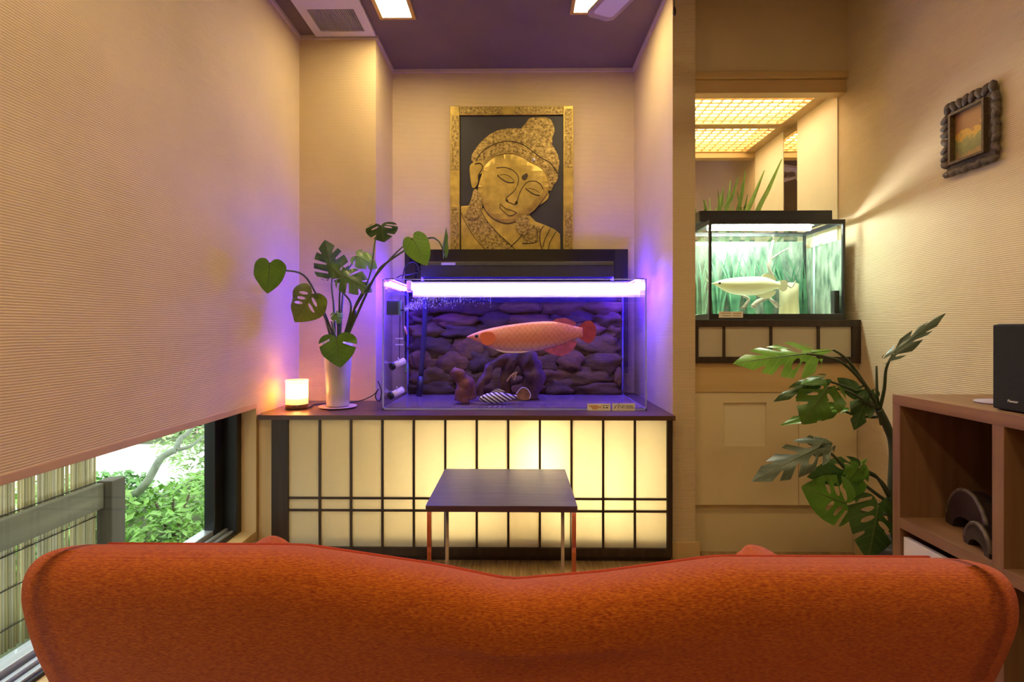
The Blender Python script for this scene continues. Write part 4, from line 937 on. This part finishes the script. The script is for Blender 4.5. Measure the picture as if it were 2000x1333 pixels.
nt = pm.node_tree; tcp = nt.nodes.new('ShaderNodeTexCoord'); spp = nt.nodes.new('ShaderNodeSeparateXYZ'); nt.links.new(tcp.outputs['Generated'], spp.inputs[0])
nzp = nt.nodes.new('ShaderNodeTexNoise'); nzp.inputs['Scale'].default_value = 45; nt.links.new(tcp.outputs['Object'], nzp.inputs['Vector'])
adp = nt.nodes.new('ShaderNodeMath'); adp.operation = 'MULTIPLY_ADD'; adp.inputs[1].default_value = .5; nt.links.new(nzp.outputs[0], adp.inputs[0]); nt.links.new(spp.outputs[2], adp.inputs[2])
rp_ = nt.nodes.new('ShaderNodeValToRGB'); el = rp_.color_ramp.elements; el[0].position = .25; el[0].color = (.42, .22, .06, 1); el[1].position = 1.15 if False else 1.0; el[1].color = (.36, .18, .06, 1)
for ps, cl_ in ((.42, (.20, .20, .06, 1)), (.66, (.30, .28, .08, 1)), (.74, (.62, .36, .05, 1)), (.84, (.60, .34, .05, 1)), (.88, (.36, .17, .06, 1))): e_ = el.new(ps); e_.color = cl_
nt.links.new(adp.outputs[0], rp_.inputs[0]); nt.links.new(rp_.outputs[0], nt.nodes['Principled BSDF'].inputs['Base Color'])
box('picture', XR - .012, XR - .006, iy0, iy1, iz0, iz1, pm, cf)
# ================================================================== VASE, LAMP
vD = 2.475; vx = PX(660, vD); vz = ct + .001
vs_t = thing('saucer', (vx, vD, vz), 'pale pink round saucer under the white vase', 'saucer')
lathe('dish', vx, vD, [(.05, vz), (.086, vz + .004), (.088, vz + .008), (.08, vz + .008), (.05, vz + .006)], nmat('pink_glaze', (.7, .5, .45), .3), vs_t)
va = thing('vase', (vx, vD, vz + .008), 'tall tapered white ceramic vase on a pink saucer', 'vase')
zt_ = PZ(664, vD, 660)
lathe('vase_body', vx, vD, [(.048, vz + .009), (.052, vz + .012), (.056, vz + .12), (.066, zt_ - .05), (.069, zt_), (.064, zt_), (.06, zt_ - .03), (.03, zt_ - .05), (.001, zt_ - .05)], nmat('white_glaze', (.62, .59, .55), .18), va, cap=False)
box('base_ring', vx - .03, vx + .03, vD - .03, vD + .03, vz + .0085, vz + .0095, M['white'], va)
ld = 2.44; lx = PX(580, ld)
cl = thing('candle_lamp', (lx, ld, ct), 'glowing frosted tumbler lamp with brown speckled base on the cabinet', 'lamp')
zt2 = PZ(742, ld, 580)
lathe('lamp_base', lx, ld, [(.046, ct + .001), (.05, ct + .004), (.05, ct + .022), (.044, ct + .024)], nmat('brown_base', (.06, .03, .018), .5, col2=(.25, .1, .05), vscale=90), cl)
lathe('speckled_glass', lx, ld, [(.049, ct + .0245), (.0485, ct + .05)], paper_mat('speckle_glass', (.75, .3, .14), .75), cl, cap=False)
lathe('tumbler', lx, ld, [(.0485, ct + .0505), (.049, zt2 - .012), (.051, zt2 - .008), (.049, zt2), (.046, zt2)], paper_mat('frosted_glass', (.97, .8, .6), .8), cl, cap=False)
tube('bulb', [(lx, ld, ct + .03), (lx, ld, zt2 - .03)], .016, emat('candle_glow', (1, .50, .16), 110), cl, n=1)
tag(tube('power_cord', [(lx + .055, ld + .01, ct + .005), P(620, 790, 2.5).lerp(Vector((PX(620, 2.56), 2.56, ct + .004)), 1), (PX(690, 2.62), 2.62, ct + .005), (PX(725, 2.66), 2.66, ct + .03), (PX(738, 2.68), 2.68, ct + .06)], .0028, M['black'], None, 6), 'thin dark power cord running behind the white vase', 'cord')
lp2 = thing('cable_bundle', P(795, 535, 2.78), 'loose dark cables draped over the rear corner of the large aquarium', 'cable')
tube('cable', [P(786, 545, 2.84), P(792, 520, 2.84), P(805, 512, 2.84), P(814, 517, 2.84), P(818, 530, 2.84)], .003, M['black'], lp2, 6)
tube('cable', [P(775, 543, 2.84), P(785, 538, 2.84), P(800, 536, 2.84), P(816, 533, 2.84)], .003, M['black'], lp2, 6)
tube('cable', [P(739, 760, 2.62), P(733, 775, 2.62), P(741, 785, 2.62), P(745, 765, 2.62), P(738, 745, 2.64)], .003, M['black'], lp2, 6)
# ================================================================== MONSTERA PLANTS
def leaf_mat(name, c0, c1, vein):
    m = nmat(name, c0, .38, spec=.5, col2=c1, vscale=14, bump=.12, bscale=30); nt = m.node_tree; b = nt.nodes['Principled BSDF']
    lk = b.inputs['Base Color'].links[0].from_socket
    uv = nt.nodes.new('ShaderNodeUVMap'); sp = nt.nodes.new('ShaderNodeSeparateXYZ'); nt.links.new(uv.outputs[0], sp.inputs[0])
    ab = nt.nodes.new('ShaderNodeMath'); ab.operation = 'ABSOLUTE'; nt.links.new(sp.outputs[1], ab.inputs[0])
    # lateral veins: sin((u - .35|v|)*k)
    s1 = nt.nodes.new('ShaderNodeMath'); s1.operation = 'MULTIPLY_ADD'; s1.inputs[1].default_value = -.35; nt.links.new(ab.outputs[0], s1.inputs[0]); nt.links.new(sp.outputs[0], s1.inputs[2])
    s2 = nt.nodes.new('ShaderNodeMath'); s2.operation = 'MULTIPLY'; s2.inputs[1].default_value = 40; nt.links.new(s1.outputs[0], s2.inputs[0])
    s3 = nt.nodes.new('ShaderNodeMath'); s3.operation = 'SINE'; nt.links.new(s2.outputs[0], s3.inputs[0])
    g = nt.nodes.new('ShaderNodeMath'); g.operation = 'GREATER_THAN'; g.inputs[1].default_value = .985; nt.links.new(s3.outputs[0], g.inputs[0])
    l = nt.nodes.new('ShaderNodeMath'); l.operation = 'LESS_THAN'; l.inputs[1].default_value = .035; nt.links.new(ab.outputs[0], l.inputs[0])
    mx_ = nt.nodes.new('ShaderNodeMath'); mx_.operation = 'MAXIMUM'; nt.links.new(g.outputs[0], mx_.inputs[0]); nt.links.new(l.outputs[0], mx_.inputs[1])
    sc_ = nt.nodes.new('ShaderNodeMath'); sc_.operation = 'MULTIPLY'; sc_.inputs[1].default_value = .6; nt.links.new(mx_.outputs[0], sc_.inputs[0])
    mx = nt.nodes.new('ShaderNodeMix'); mx.data_type = 'RGBA'; mx.inputs['B'].default_value = (*vein, 1)
    nt.links.new(sc_.outputs[0], mx.inputs['Factor']); nt.links.new(lk, mx.inputs['A']); nt.links.new(mx.outputs['Result'], b.inputs['Base Color'])
    b.inputs['Subsurface Weight'].default_value = 0.0
    return m
LM = {'dark': leaf_mat('leaf_dark', (.022, .07, .016), (.045, .12, .022), (.12, .2, .06)), 'mid': leaf_mat('leaf_mid', (.06, .18, .02), (.12, .28, .03), (.2, .34, .08)),
      'light': leaf_mat('leaf_light', (.12, .32, .04), (.2, .45, .07), (.38, .6, .2)), 'yel': leaf_mat('leaf_olive', (.10, .17, .012), (.18, .25, .02), (.3, .36, .08)), 'grey': leaf_mat('leaf_grey', (.05, .085, .06), (.10, .14, .10), (.2, .25, .18))}
stem_m = nmat('stem_green', (.06, .10, .02), .5, var=.3)
HALF = [(0.05, 0.0), (-.06, .10), (-.14, .32), (-.13, .62), (-.02, .88), (.14, 1.0), (.34, .97), (.54, .82), (.72, .58), (.88, .28), (1.0, 0.0)]
def leaf(parent, base, tip, width, nrm, mat, slits=0, holes=0, droop=.12, fold=.15, wave=.04, seed=0):
    rnd = random.Random(seed); base = Vector(base); tip = Vector(tip); ax = tip - base; L = ax.length; ax.normalize()
    n = Vector(nrm); n = (n - ax * n.dot(ax)).normalized(); sd = n.cross(ax)
    halves = []
    for sgn in (1, -1):
        hp = cr2(HALF, 8, False); out = []; m = len(hp)
        cuts = [(.30 + .55 * (i + .5 + rnd.uniform(-.2, .2)) / slits) for i in range(slits)] if slits else []
        ci = 0; i = 0
        while i < m:
            u = i / (m - 1)
            if ci < len(cuts) and u >= cuts[ci]:
                p0 = hp[i]; wn = .035; j = min(m - 2, i + max(1, int(.05 * m)))
                out.append(p0); inner_v = rnd.uniform(.22, .4); k = inner_v / max(.2, p0.y)
                ic = Vector((p0.x - .16 * (1 - k), p0.y * k))
                out += [ic + Vector((-.02, .04)), ic, ic + Vector((.035, .03))]; i = j; out.append(hp[i]); ci += 1
            else: out.append(hp[i])
            i += 1
        halves.append([Vector((p.x, p.y * sgn)) for p in out])
    loop = halves[0] + halves[1][::-1][1:-1]
    hl_ = []
    for h in range(holes):
        sgn = 1 if h % 2 else -1; hu = .12 + .17 * (h // 2) + rnd.uniform(-.02, .02) + (.06 if sgn > 0 else 0); hv = .36 + rnd.uniform(-.05, .08); a_ = -.9 * sgn * -1
        pts = []
        for k in range(10):
            t_ = 2 * math.pi * k / 10; ex, ey_ = .05 * math.cos(t_), .24 * math.sin(t_)
            pts.append(Vector((hu + ex - .25 * ey_ * -1, sgn * (hv + ey_))))
        hl_.append(pts)
    V2, T = fill2d(loop, hl_, .13)
    ph = rnd.uniform(0, 6)
    V, UV = [], []
    for q in V2:
        u, v = q.x, q.y
        z_ = -droop * L * u * u - fold * width * .5 * abs(v) ** 1.4 + wave * width * math.sin(u * 9 + v * 4 + ph) * abs(v)
        V.append(base + ax * (u * L) + sd * (v * width / 2) + n * z_); UV.append((u, v))
    o = mesh('leaf', V, T, mat, parent, True, UV)
    tube('midrib', [base + ax * (u * L) + n * (-droop * L * u * u + .0006) for u in (.02, .25, .5, .75, .97)], [max(.0012, width * .012), .0006], stem_m, o, 5, 2)
    return o
pl = thing('monstera_plant', (vx, vD, zt_ - .04), 'cut monstera stems with heart-shaped and split leaves in the white vase', 'plant')
up_c = (0, -1, .35)
def LL(b, t, wpx, D, nrm, m, Dt=None, **k):
    leaf(pl, P(*b, D), P(*t, Dt or D), wpx * D / F, nrm, LM[m], **k)
LL((527, 514), (521, 574), 63, 2.12, (.1, -1, .3), 'mid', droop=.05, fold=.1, seed=1)
LL((610, 574), (572, 629), 84, 2.36, (-.1, -1, .25), 'yel', holes=5, droop=.08, seed=2)
LL((650, 534), (634, 468), 66, 2.55, (.2, -1, .2), 'dark', slits=4, droop=.05, seed=3)
LL((672, 540), (727, 566), 62, 2.42, (.1, -1, .7), 'dark', slits=3, droop=.15, seed=4)
LL((668, 541), (638, 512), 34, 2.43, (-.1, -1, .5), 'dark', slits=1, droop=.1, seed=14)
LL((697, 500), (738, 520), 44, 2.62, (.3, -1, .6), 'mid', slits=2, droop=.2, seed=5)
LL((744, 440), (750, 473), 62, 2.5, (.1, -1, .2), 'dark', slits=2, holes=2, droop=.1, seed=6)
LL((806, 466), (834, 519), 52, 2.33, (-.2, -1, .35), 'light', droop=.05, fold=.1, seed=7)
LL((868, 497), (869, 444), 22, 2.36, (-.8, -.6, 0), 'mid', droop=.05, fold=.2, seed=8)
LL((657, 660), (664, 719), 74, 2.33, (.05, -1, .3), 'mid', slits=1, droop=.06, seed=9)
LL((655, 612), (664, 633), 24, 2.44, (.2, -1, .3), 'light', slits=2, droop=.2, fold=.5, seed=10)
VB = lambda px: Vector((PX(px, vD), vD, zt_ - .02))
for a, pts in [(650, [(645, 640, 2.44), (600, 545, 2.30), (553, 527, 2.18), (527, 514, 2.12)]), (650, [(640, 640, 2.44), (632, 615, 2.38), (610, 574, 2.36)]), (655, [(652, 600, 2.5), (648, 560, 2.54), (650, 534, 2.55)]),
               (662, [(663, 620, 2.46), (664, 570, 2.43), (672, 540, 2.42)]), (664, [(668, 600, 2.5), (675, 540, 2.58), (697, 500, 2.62)]), (672, [(690, 625, 2.47), (693, 600, 2.46), (722, 540, 2.44), (733, 470, 2.5), (744, 440, 2.5)]),
               (670, [(682, 640, 2.46), (692, 605, 2.45), (730, 545, 2.40), (770, 498, 2.36), (806, 466, 2.33)]), (672, [(730, 545, 2.42), (760, 510, 2.4), (830, 468, 2.39), (855, 470, 2.37), (868, 496, 2.36)]), (655, [(650, 640, 2.42), (648, 630, 2.38), (657, 660, 2.33)]), (660, [(660, 640, 2.46), (656, 612, 2.44)]), (668, [(686, 600, 2.46), (670, 570, 2.48), (664, 540, 2.5)])]:
    tube('stem', [VB(a)] + [P(*q) for q in pts], [.006, .0032], stem_m, pl, 7)
tube('thick_stem', [VB(672), P(680, 640, 2.46), P(691, 622, 2.46), P(692, 606, 2.46)], .0085, nmat('stem_dark', (.05, .055, .02), .6), pl, 8)
# large artificial-looking plant between the shelf end and the cupboard
rb = Vector((1.40, 1.93, 0))
rp = thing('floor_monstera', rb, 'tall monstera with many split leaves standing behind the walnut shelf', 'plant')
lathe('pot', rb.x - .02, rb.y, [(.07, .001), (.075, .01), (.088, .2), (.09, .22), (.08, .22), (.07, .2), (.001, .19)], nmat('pot_dark', (.05, .045, .04), .5), rp, 24, cap=False)
def RL(b, t, wpx, D, nrm, m, Dt=None, **k):
    leaf(rp, P(*b, D), P(*t, Dt or D), wpx * D / F, nrm, LM[m], **k)
RL((1575, 692), (1434, 705), 88, 1.72, (0, -.75, .75), 'light', 1.70, slits=4, holes=2, droop=.06, fold=.3, seed=21)
RL((1585, 690), (1627, 682), 18, 1.74, (0, -.6, .8), 'light', droop=.1, seed=22)
RL((1617, 757), (1568, 830), 84, 1.82, (-.3, -1, .2), 'mid', slits=3, holes=3, droop=.08, wave=.08, seed=23)
RL((1605, 742), (1512, 778), 34, 1.86, (-.1, -.8, .7), 'dark', slits=2, droop=.15, wave=.1, seed=24)
RL((1676, 768), (1638, 738), 34, 1.9, (-.2, -1, .4), 'dark', droop=.1, seed=25)
RL((1696, 768), (1670, 842), 46, 1.84, (-.3, -1, .1), 'dark', slits=3, droop=.1, wave=.1, seed=26)
RL((1638, 796), (1524, 824), 32, 1.88, (-.1, -.7, .8), 'mid', slits=2, droop=.12, wave=.12, seed=27)
RL((1598, 876), (1468, 936), 66, 1.72, (-.15, -.8, .7), 'grey', slits=4, holes=2, droop=.1, wave=.1, seed=28)
RL((1586, 872), (1628, 864), 44, 1.74, (.1, -.8, .6), 'grey', slits=1, droop=.1, wave=.1, seed=29)
RL((1672, 918), (1580, 932), 56, 1.82, (-.1, -1, .3), 'dark', slits=1, holes=3, droop=.1, seed=30)
RL((1655, 985), (1570, 952), 96, 1.70, (-.1, -1, .3), 'mid', holes=5, slits=1, droop=.1, fold=.05, seed=31)
RL((1716, 985), (1700, 1100), 92, 1.66, (-.2, -1, .3), 'dark', holes=4, slits=2, droop=.1, seed=32)
RL((1678, 916), (1672, 985), 34, 1.76, (-.6, -1, .2), 'mid', slits=1, droop=.1, seed=33)
RL((1744, 692), (1848, 607), 30, 1.74, (.2, -.5, .9), 'grey', 1.72, slits=4, droop=.06, wave=.12, fold=.3, seed=34)
RL((1684, 906), (1694, 896), 8, 1.76, (0, -1, .3), 'light', seed=35)
RL((1678, 914), (1652, 950), 42, 1.75, (.2, -1, .4), 'mid', slits=2, seed=36)
NB = rb + Vector((-.02, 0, .2))
trunk = [NB, P(1742, 1000, 1.86), P(1745, 880, 1.86), P(1733, 835, 1.85), P(1716, 800, 1.84)]
tube('trunk', trunk, [.016, .013], nmat('trunk_green', (.03, .045, .02), .6, var=.4), rp, 10)
for pts in [[(1716, 800, 1.84), (1695, 760, 1.80), (1650, 712, 1.76), (1610, 697, 1.73), (1575, 692, 1.72)], [(1700, 768, 1.80), (1665, 716, 1.78), (1645, 695, 1.76), (1627, 684, 1.74)], [(1712, 798, 1.84), (1690, 785, 1.83), (1655, 765, 1.82), (1617, 757, 1.82)], [(1710, 800, 1.86), (1680, 770, 1.86), (1640, 752, 1.86), (1605, 742, 1.86)], [(1705, 790, 1.86), (1690, 775, 1.88), (1676, 768, 1.9)], [(1722, 812, 1.85), (1700, 815, 1.86), (1660, 808, 1.88), (1638, 796, 1.88)], [(1722, 830, 1.85), (1712, 790, 1.84), (1696, 768, 1.84)], [(1718, 800, 1.84), (1727, 760, 1.8), (1731, 720, 1.76), (1744, 692, 1.74)], [(1738, 985, 1.86), (1660, 925, 1.78), (1625, 888, 1.74), (1598, 876, 1.72)], [(1738, 975, 1.86), (1715, 935, 1.82), (1695, 921, 1.80), (1678, 918, 1.78)], [(1738, 975, 1.86), (1725, 945, 1.84), (1705, 930, 1.82), (1672, 918, 1.82)], [(1735, 1005, 1.86), (1690, 1002, 1.76), (1655, 988, 1.70)], [(1738, 995, 1.86), (1728, 985, 1.74), (1716, 985, 1.66)], [(1716, 800, 1.84), (1713, 770, 1.83), (1712, 715, 1.83)]]:
    tube('stem', [P(*q) for q in pts], [.0065, .0032], nmat('stem_dkgreen', (.035, .06, .02), .5), rp, 7)
# grass plant behind the small tank
gpn = thing('spider_plant', (1.12, 2.86, sz1), 'long arching green blades rising behind the small aquarium', 'plant')
lathe('pot', 1.12, 2.865, [(.03, sz1 + .001), (.04, sz1 + .08), (.042, sz1 + .085), (.03, sz1 + .08)], nmat('terracotta', (.3, .14, .08), .7), gpn, 20)
for b, t_, wpx in [((1360, 430), (1340, 340), 8), ((1404, 430), (1402, 372), 5), ((1407, 430), (1412, 368), 5), ((1415, 430), (1442, 345), 8), ((1440, 430), (1456, 332), 7), ((1445, 430), (1440, 374), 5), ((1437, 430), (1450, 358), 5), ((1450, 425), (1460, 380), 5), ((1473, 430), (1527, 311), 12), ((1562, 420), (1582, 390), 9), ((1620, 420), (1633, 384), 4), ((1380, 430), (1374, 390), 7)]:
    D = 2.84; p0 = Vector((1.12, 2.86, sz1 + .08)); p1 = P(*b, D); p2 = P(*t_, D - .02)
    pp = smooth_path([p0, p1, (p1 + p2) / 2 + Vector((.003, 0, .004)), p2], 4); n = len(pp); wd = wpx * D / F / 2
    V = []
    for i, q in enumerate(pp):
        w_ = wd * (1 if i < n * .55 else max(.04, 1 - (i - n * .55) / (n * .45)))
        V += [q - Vector((w_, 0, w_ * .3)), q + Vector((0, .003, 0)), q + Vector((w_, 0, w_ * .3))]
    mesh('blade', V, [f for i in range(n - 1) for f in ((3 * i, 3 * i + 1, 3 * i + 4, 3 * i + 3), (3 * i + 1, 3 * i + 2, 3 * i + 5, 3 * i + 4))], nmat('blade_green', (.13, .30, .05), .5, col2=(.3, .45, .12), vscale=10), gpn, True)
# ================================================================== OUTSIDE GARDEN
struct(box('ground_garden', -12, XL - .16, -3, 14, -.35, -.25, nmat('soil', (.10, .13, .05), .9, var=.4, vscale=6)))
rx = -1.92
# reed screen: one reed per object
rs = thing('reed_screen', (rx, 1.5, -.25), 'pale bamboo reed screen tied with dark twine outside the window', 'screen')
rm = [nmat('reed_%d' % i, c, .6, var=.25, vscale=30, stretch=(1, 1, .1)) for i, c in enumerate([(.42, .36, .18), (.52, .45, .25), (.33, .30, .17), (.47, .43, .30)])]
yy = .25; yend = PW(203, 940, rx).y
protos = []
for mm in rm:
    V, Fc = tube_geo([Vector((0, 0, z)) for z in (-.24, .1, .45, .95)], .0062, 7); me = bpy.data.meshes.new('reed'); me.from_pydata([tuple(v) for v in V], [], Fc); me.polygons.foreach_set('use_smooth', [True] * len(me.polygons)); me.materials.append(mm); protos.append(me)
while yy < yend:
    o = bpy.data.objects.new('reed', random.choice(protos)); C.objects.link(o); o.parent = rs
    o.location = Vector((rx - .045 + random.uniform(-.003, .003), yy, 0)) - Vector((rx, 1.5, -.25)); s = random.uniform(.75, 1.15); o.scale = (s, s, random.uniform(.97, 1.02)); o.rotation_euler = (random.uniform(-.01, .01), 0, 0)
    yy += .0122 * random.uniform(.9, 1.1) + (.009 if random.random() < .2 else 0)
for z in (-.15, .0, .13, .29, .42, .58): tube('twine', [(rx - .037, .25, z), (rx - .036, 1.3, z + .004), (rx - .037, yend, z)], .0025, nmat('twine_dark', (.03, .025, .02), .8), rs, 5, 2)
fz_ = thing('timber_fence', (rx, 1.5, -.25), 'weathered grey timber rail and post in front of the reed screen', 'fence')
tw = wood_mat('weathered_timber', (.11, .10, .065), (.18, .165, .11), 'Y', 20, rough=.8, bump=.4); twv = wood_mat('weathered_post', (.055, .045, .032), (.10, .085, .06), 'Z', 20, rough=.8, bump=.4)
pz1 = PW(213, 940, rx).z; pz0 = PW(191, 998, rx).z
box('rail', rx - .03, rx, .25, yend, pz0, pz1, tw, fz_, bev=.004)
yp0 = PW(205, 950, rx + .03).y; 
box('post', rx - .045, rx + .03, yend + .010, yend + .095, -.3, pz1 + .004, twv, fz_, bev=.005)
# trees and shrubs
struct(box('path_gravel', -5.4, -2.7, 3.6, 5.6, -.25, -.235, nmat('pale_gravel', (.82, .82, .80), .9, var=.1, vscale=60)))
lm = [nmat('garden_leaf_%d' % i, c, .5, var=.35, vscale=9) for i, c in enumerate([(.20, .42, .07), (.12, .30, .06), (.30, .52, .12), (.38, .55, .22), (.08, .20, .06)])]
for m in lm:      # let daylight through thin leaves
    b = m.node_tree.nodes['Principled BSDF']; b.inputs['Transmission Weight'].default_value = 0.0
def foliage(name, c, r, n, size, mat, parent, flat=.6):
    V, Fc = [], []
    for i in range(n):
        d = Vector((random.gauss(0, 1), random.gauss(0, 1), random.gauss(0, 1))).normalized() * random.random() ** .35
        p = Vector((c[0] + d.x * r[0], c[1] + d.y * r[1], c[2] + d.z * r[2]))
        nn = Vector((random.gauss(0, .6), random.gauss(0, .6), 1)).normalized(); t_ = nn.cross(Vector((random.gauss(0, 1), random.gauss(0, 1), random.gauss(0, 1)))).normalized(); s_ = nn.cross(t_)
        z = size * random.uniform(.6, 1.3); k = len(V)
        V += [p - t_ * z, p - s_ * z * .45 + nn * z * .08, p + t_ * z, p + s_ * z * .45 + nn * z * .08]; Fc += [(k, k + 1, k + 2), (k, k + 2, k + 3)]
    return mesh(name, V, Fc, mat, parent)
shr = [((-2.45, 2.75, -.02), (.35, .4, .24), 1100, .034, 2, 'bright lime shrub with broad leaves close to the timber post'),
       ((-2.05, 3.1, -.1), (.28, .6, .2), 1500, .026, 0, 'leafy green shrub growing by the window corner'),
       ((-2.75, 3.45, -.1), (.35, .3, .15), 1300, .028, 1, 'darker green shrub behind the lime shrub'),
       ((-2.55, 4.5, .12), (.45, .6, .42), 1900, .03, 3, 'pale green airy shrub at mid garden'),
       ((-5.75, 5.7, .05), (.6, .5, .35), 1500, .035, 0, 'fresh green rounded shrub farther from the window'),
       ((-4.0, 6.6, .25), (1.0, .8, .6), 2200, .045, 1, 'deep green bush before the garden trees'),
       ((-7.5, 6.9, .1), (.8, .7, .4), 1300, .045, 3, 'pale green bush beneath the far trees')]
for c, r, n, s, k, lb in shr:
    t = thing('garden_shrub', (c[0], c[1], -.25), lb, 'shrub')
    foliage('foliage', c, r, n, s, lm[k], t)
    if 'airy' in lb: foliage('blossoms', (c[0], c[1] + .1, c[2] + .12), (.35, .5, .25), 160, .022, nmat('pink_petals', (.8, .5, .6), .6), t)
    for q in range(4): tube('stem', [(c[0], c[1], -.25), (c[0] + random.uniform(-.3, .3) * r[0], c[1] + random.uniform(-.3, .3) * r[1], c[2] + r[2] * .5)], [.012, .005], nmat('twig', (.1, .07, .04), .8), t, 5, n=1)
tr = thing('garden_tree', (-2.6, 2.95, -.25), 'slender grey tree leaning and forking past the timber post', 'tree')
bark = nmat('grey_bark', (.22, .26, .2), .8, var=.3, vscale=25)
TD_ = 3.0
tk = [P(232, 1010, 2.9), P(246, 985, TD_), P(285, 945, TD_), P(315, 895, TD_ + .05), P(343, 880, TD_ + .1)]
tube('trunk', [Vector((-2.62, 2.9, -.25)), P(225, 1030, 2.9)] + tk, [.03, .019], bark, tr, 10)
tube('limb', [tk[-1], P(352, 858, 3.15), P(368, 845, 3.2), P(395, 800, 3.3), P(420, 760, 3.4)], [.018, .01], bark, tr, 8)
tube('limb', [tk[-1], P(372, 872, 3.15), P(395, 855, 3.25), P(425, 840, 3.4), P(460, 815, 3.5)], [.011, .006], bark, tr, 8)
foliage('foliage', (-2.3, 4.0, 1.0), (.5, .6, .3), 500, .035, lm[2], tr)
for i, (x, y, lb) in enumerate([(-3.4, 8.2, 'thin dark trunked tree with pale leaves beyond the bushes'), (-5.2, 8.5, 'tall thin tree with light green crown at garden edge'), (-7.0, 8.9, 'far slim tree with bright yellow-green leaves'), (-2.9, 9.7, 'slim tree with sparse crown behind the deep green bush')]):
    t = thing('garden_tree', (x, y, -.25), lb, 'tree')
    tube('trunk', [(x, y, -.25), (x + .04, y, .8), (x - .05, y, 2.2)], [.03, .018], nmat('dark_bark', (.05, .045, .04), .9), t, 7)
    foliage('foliage', (x, y, 1.0), (.8, .6, .7), 1100, .045, lm[[3, 2, 0, 3][i]], t)
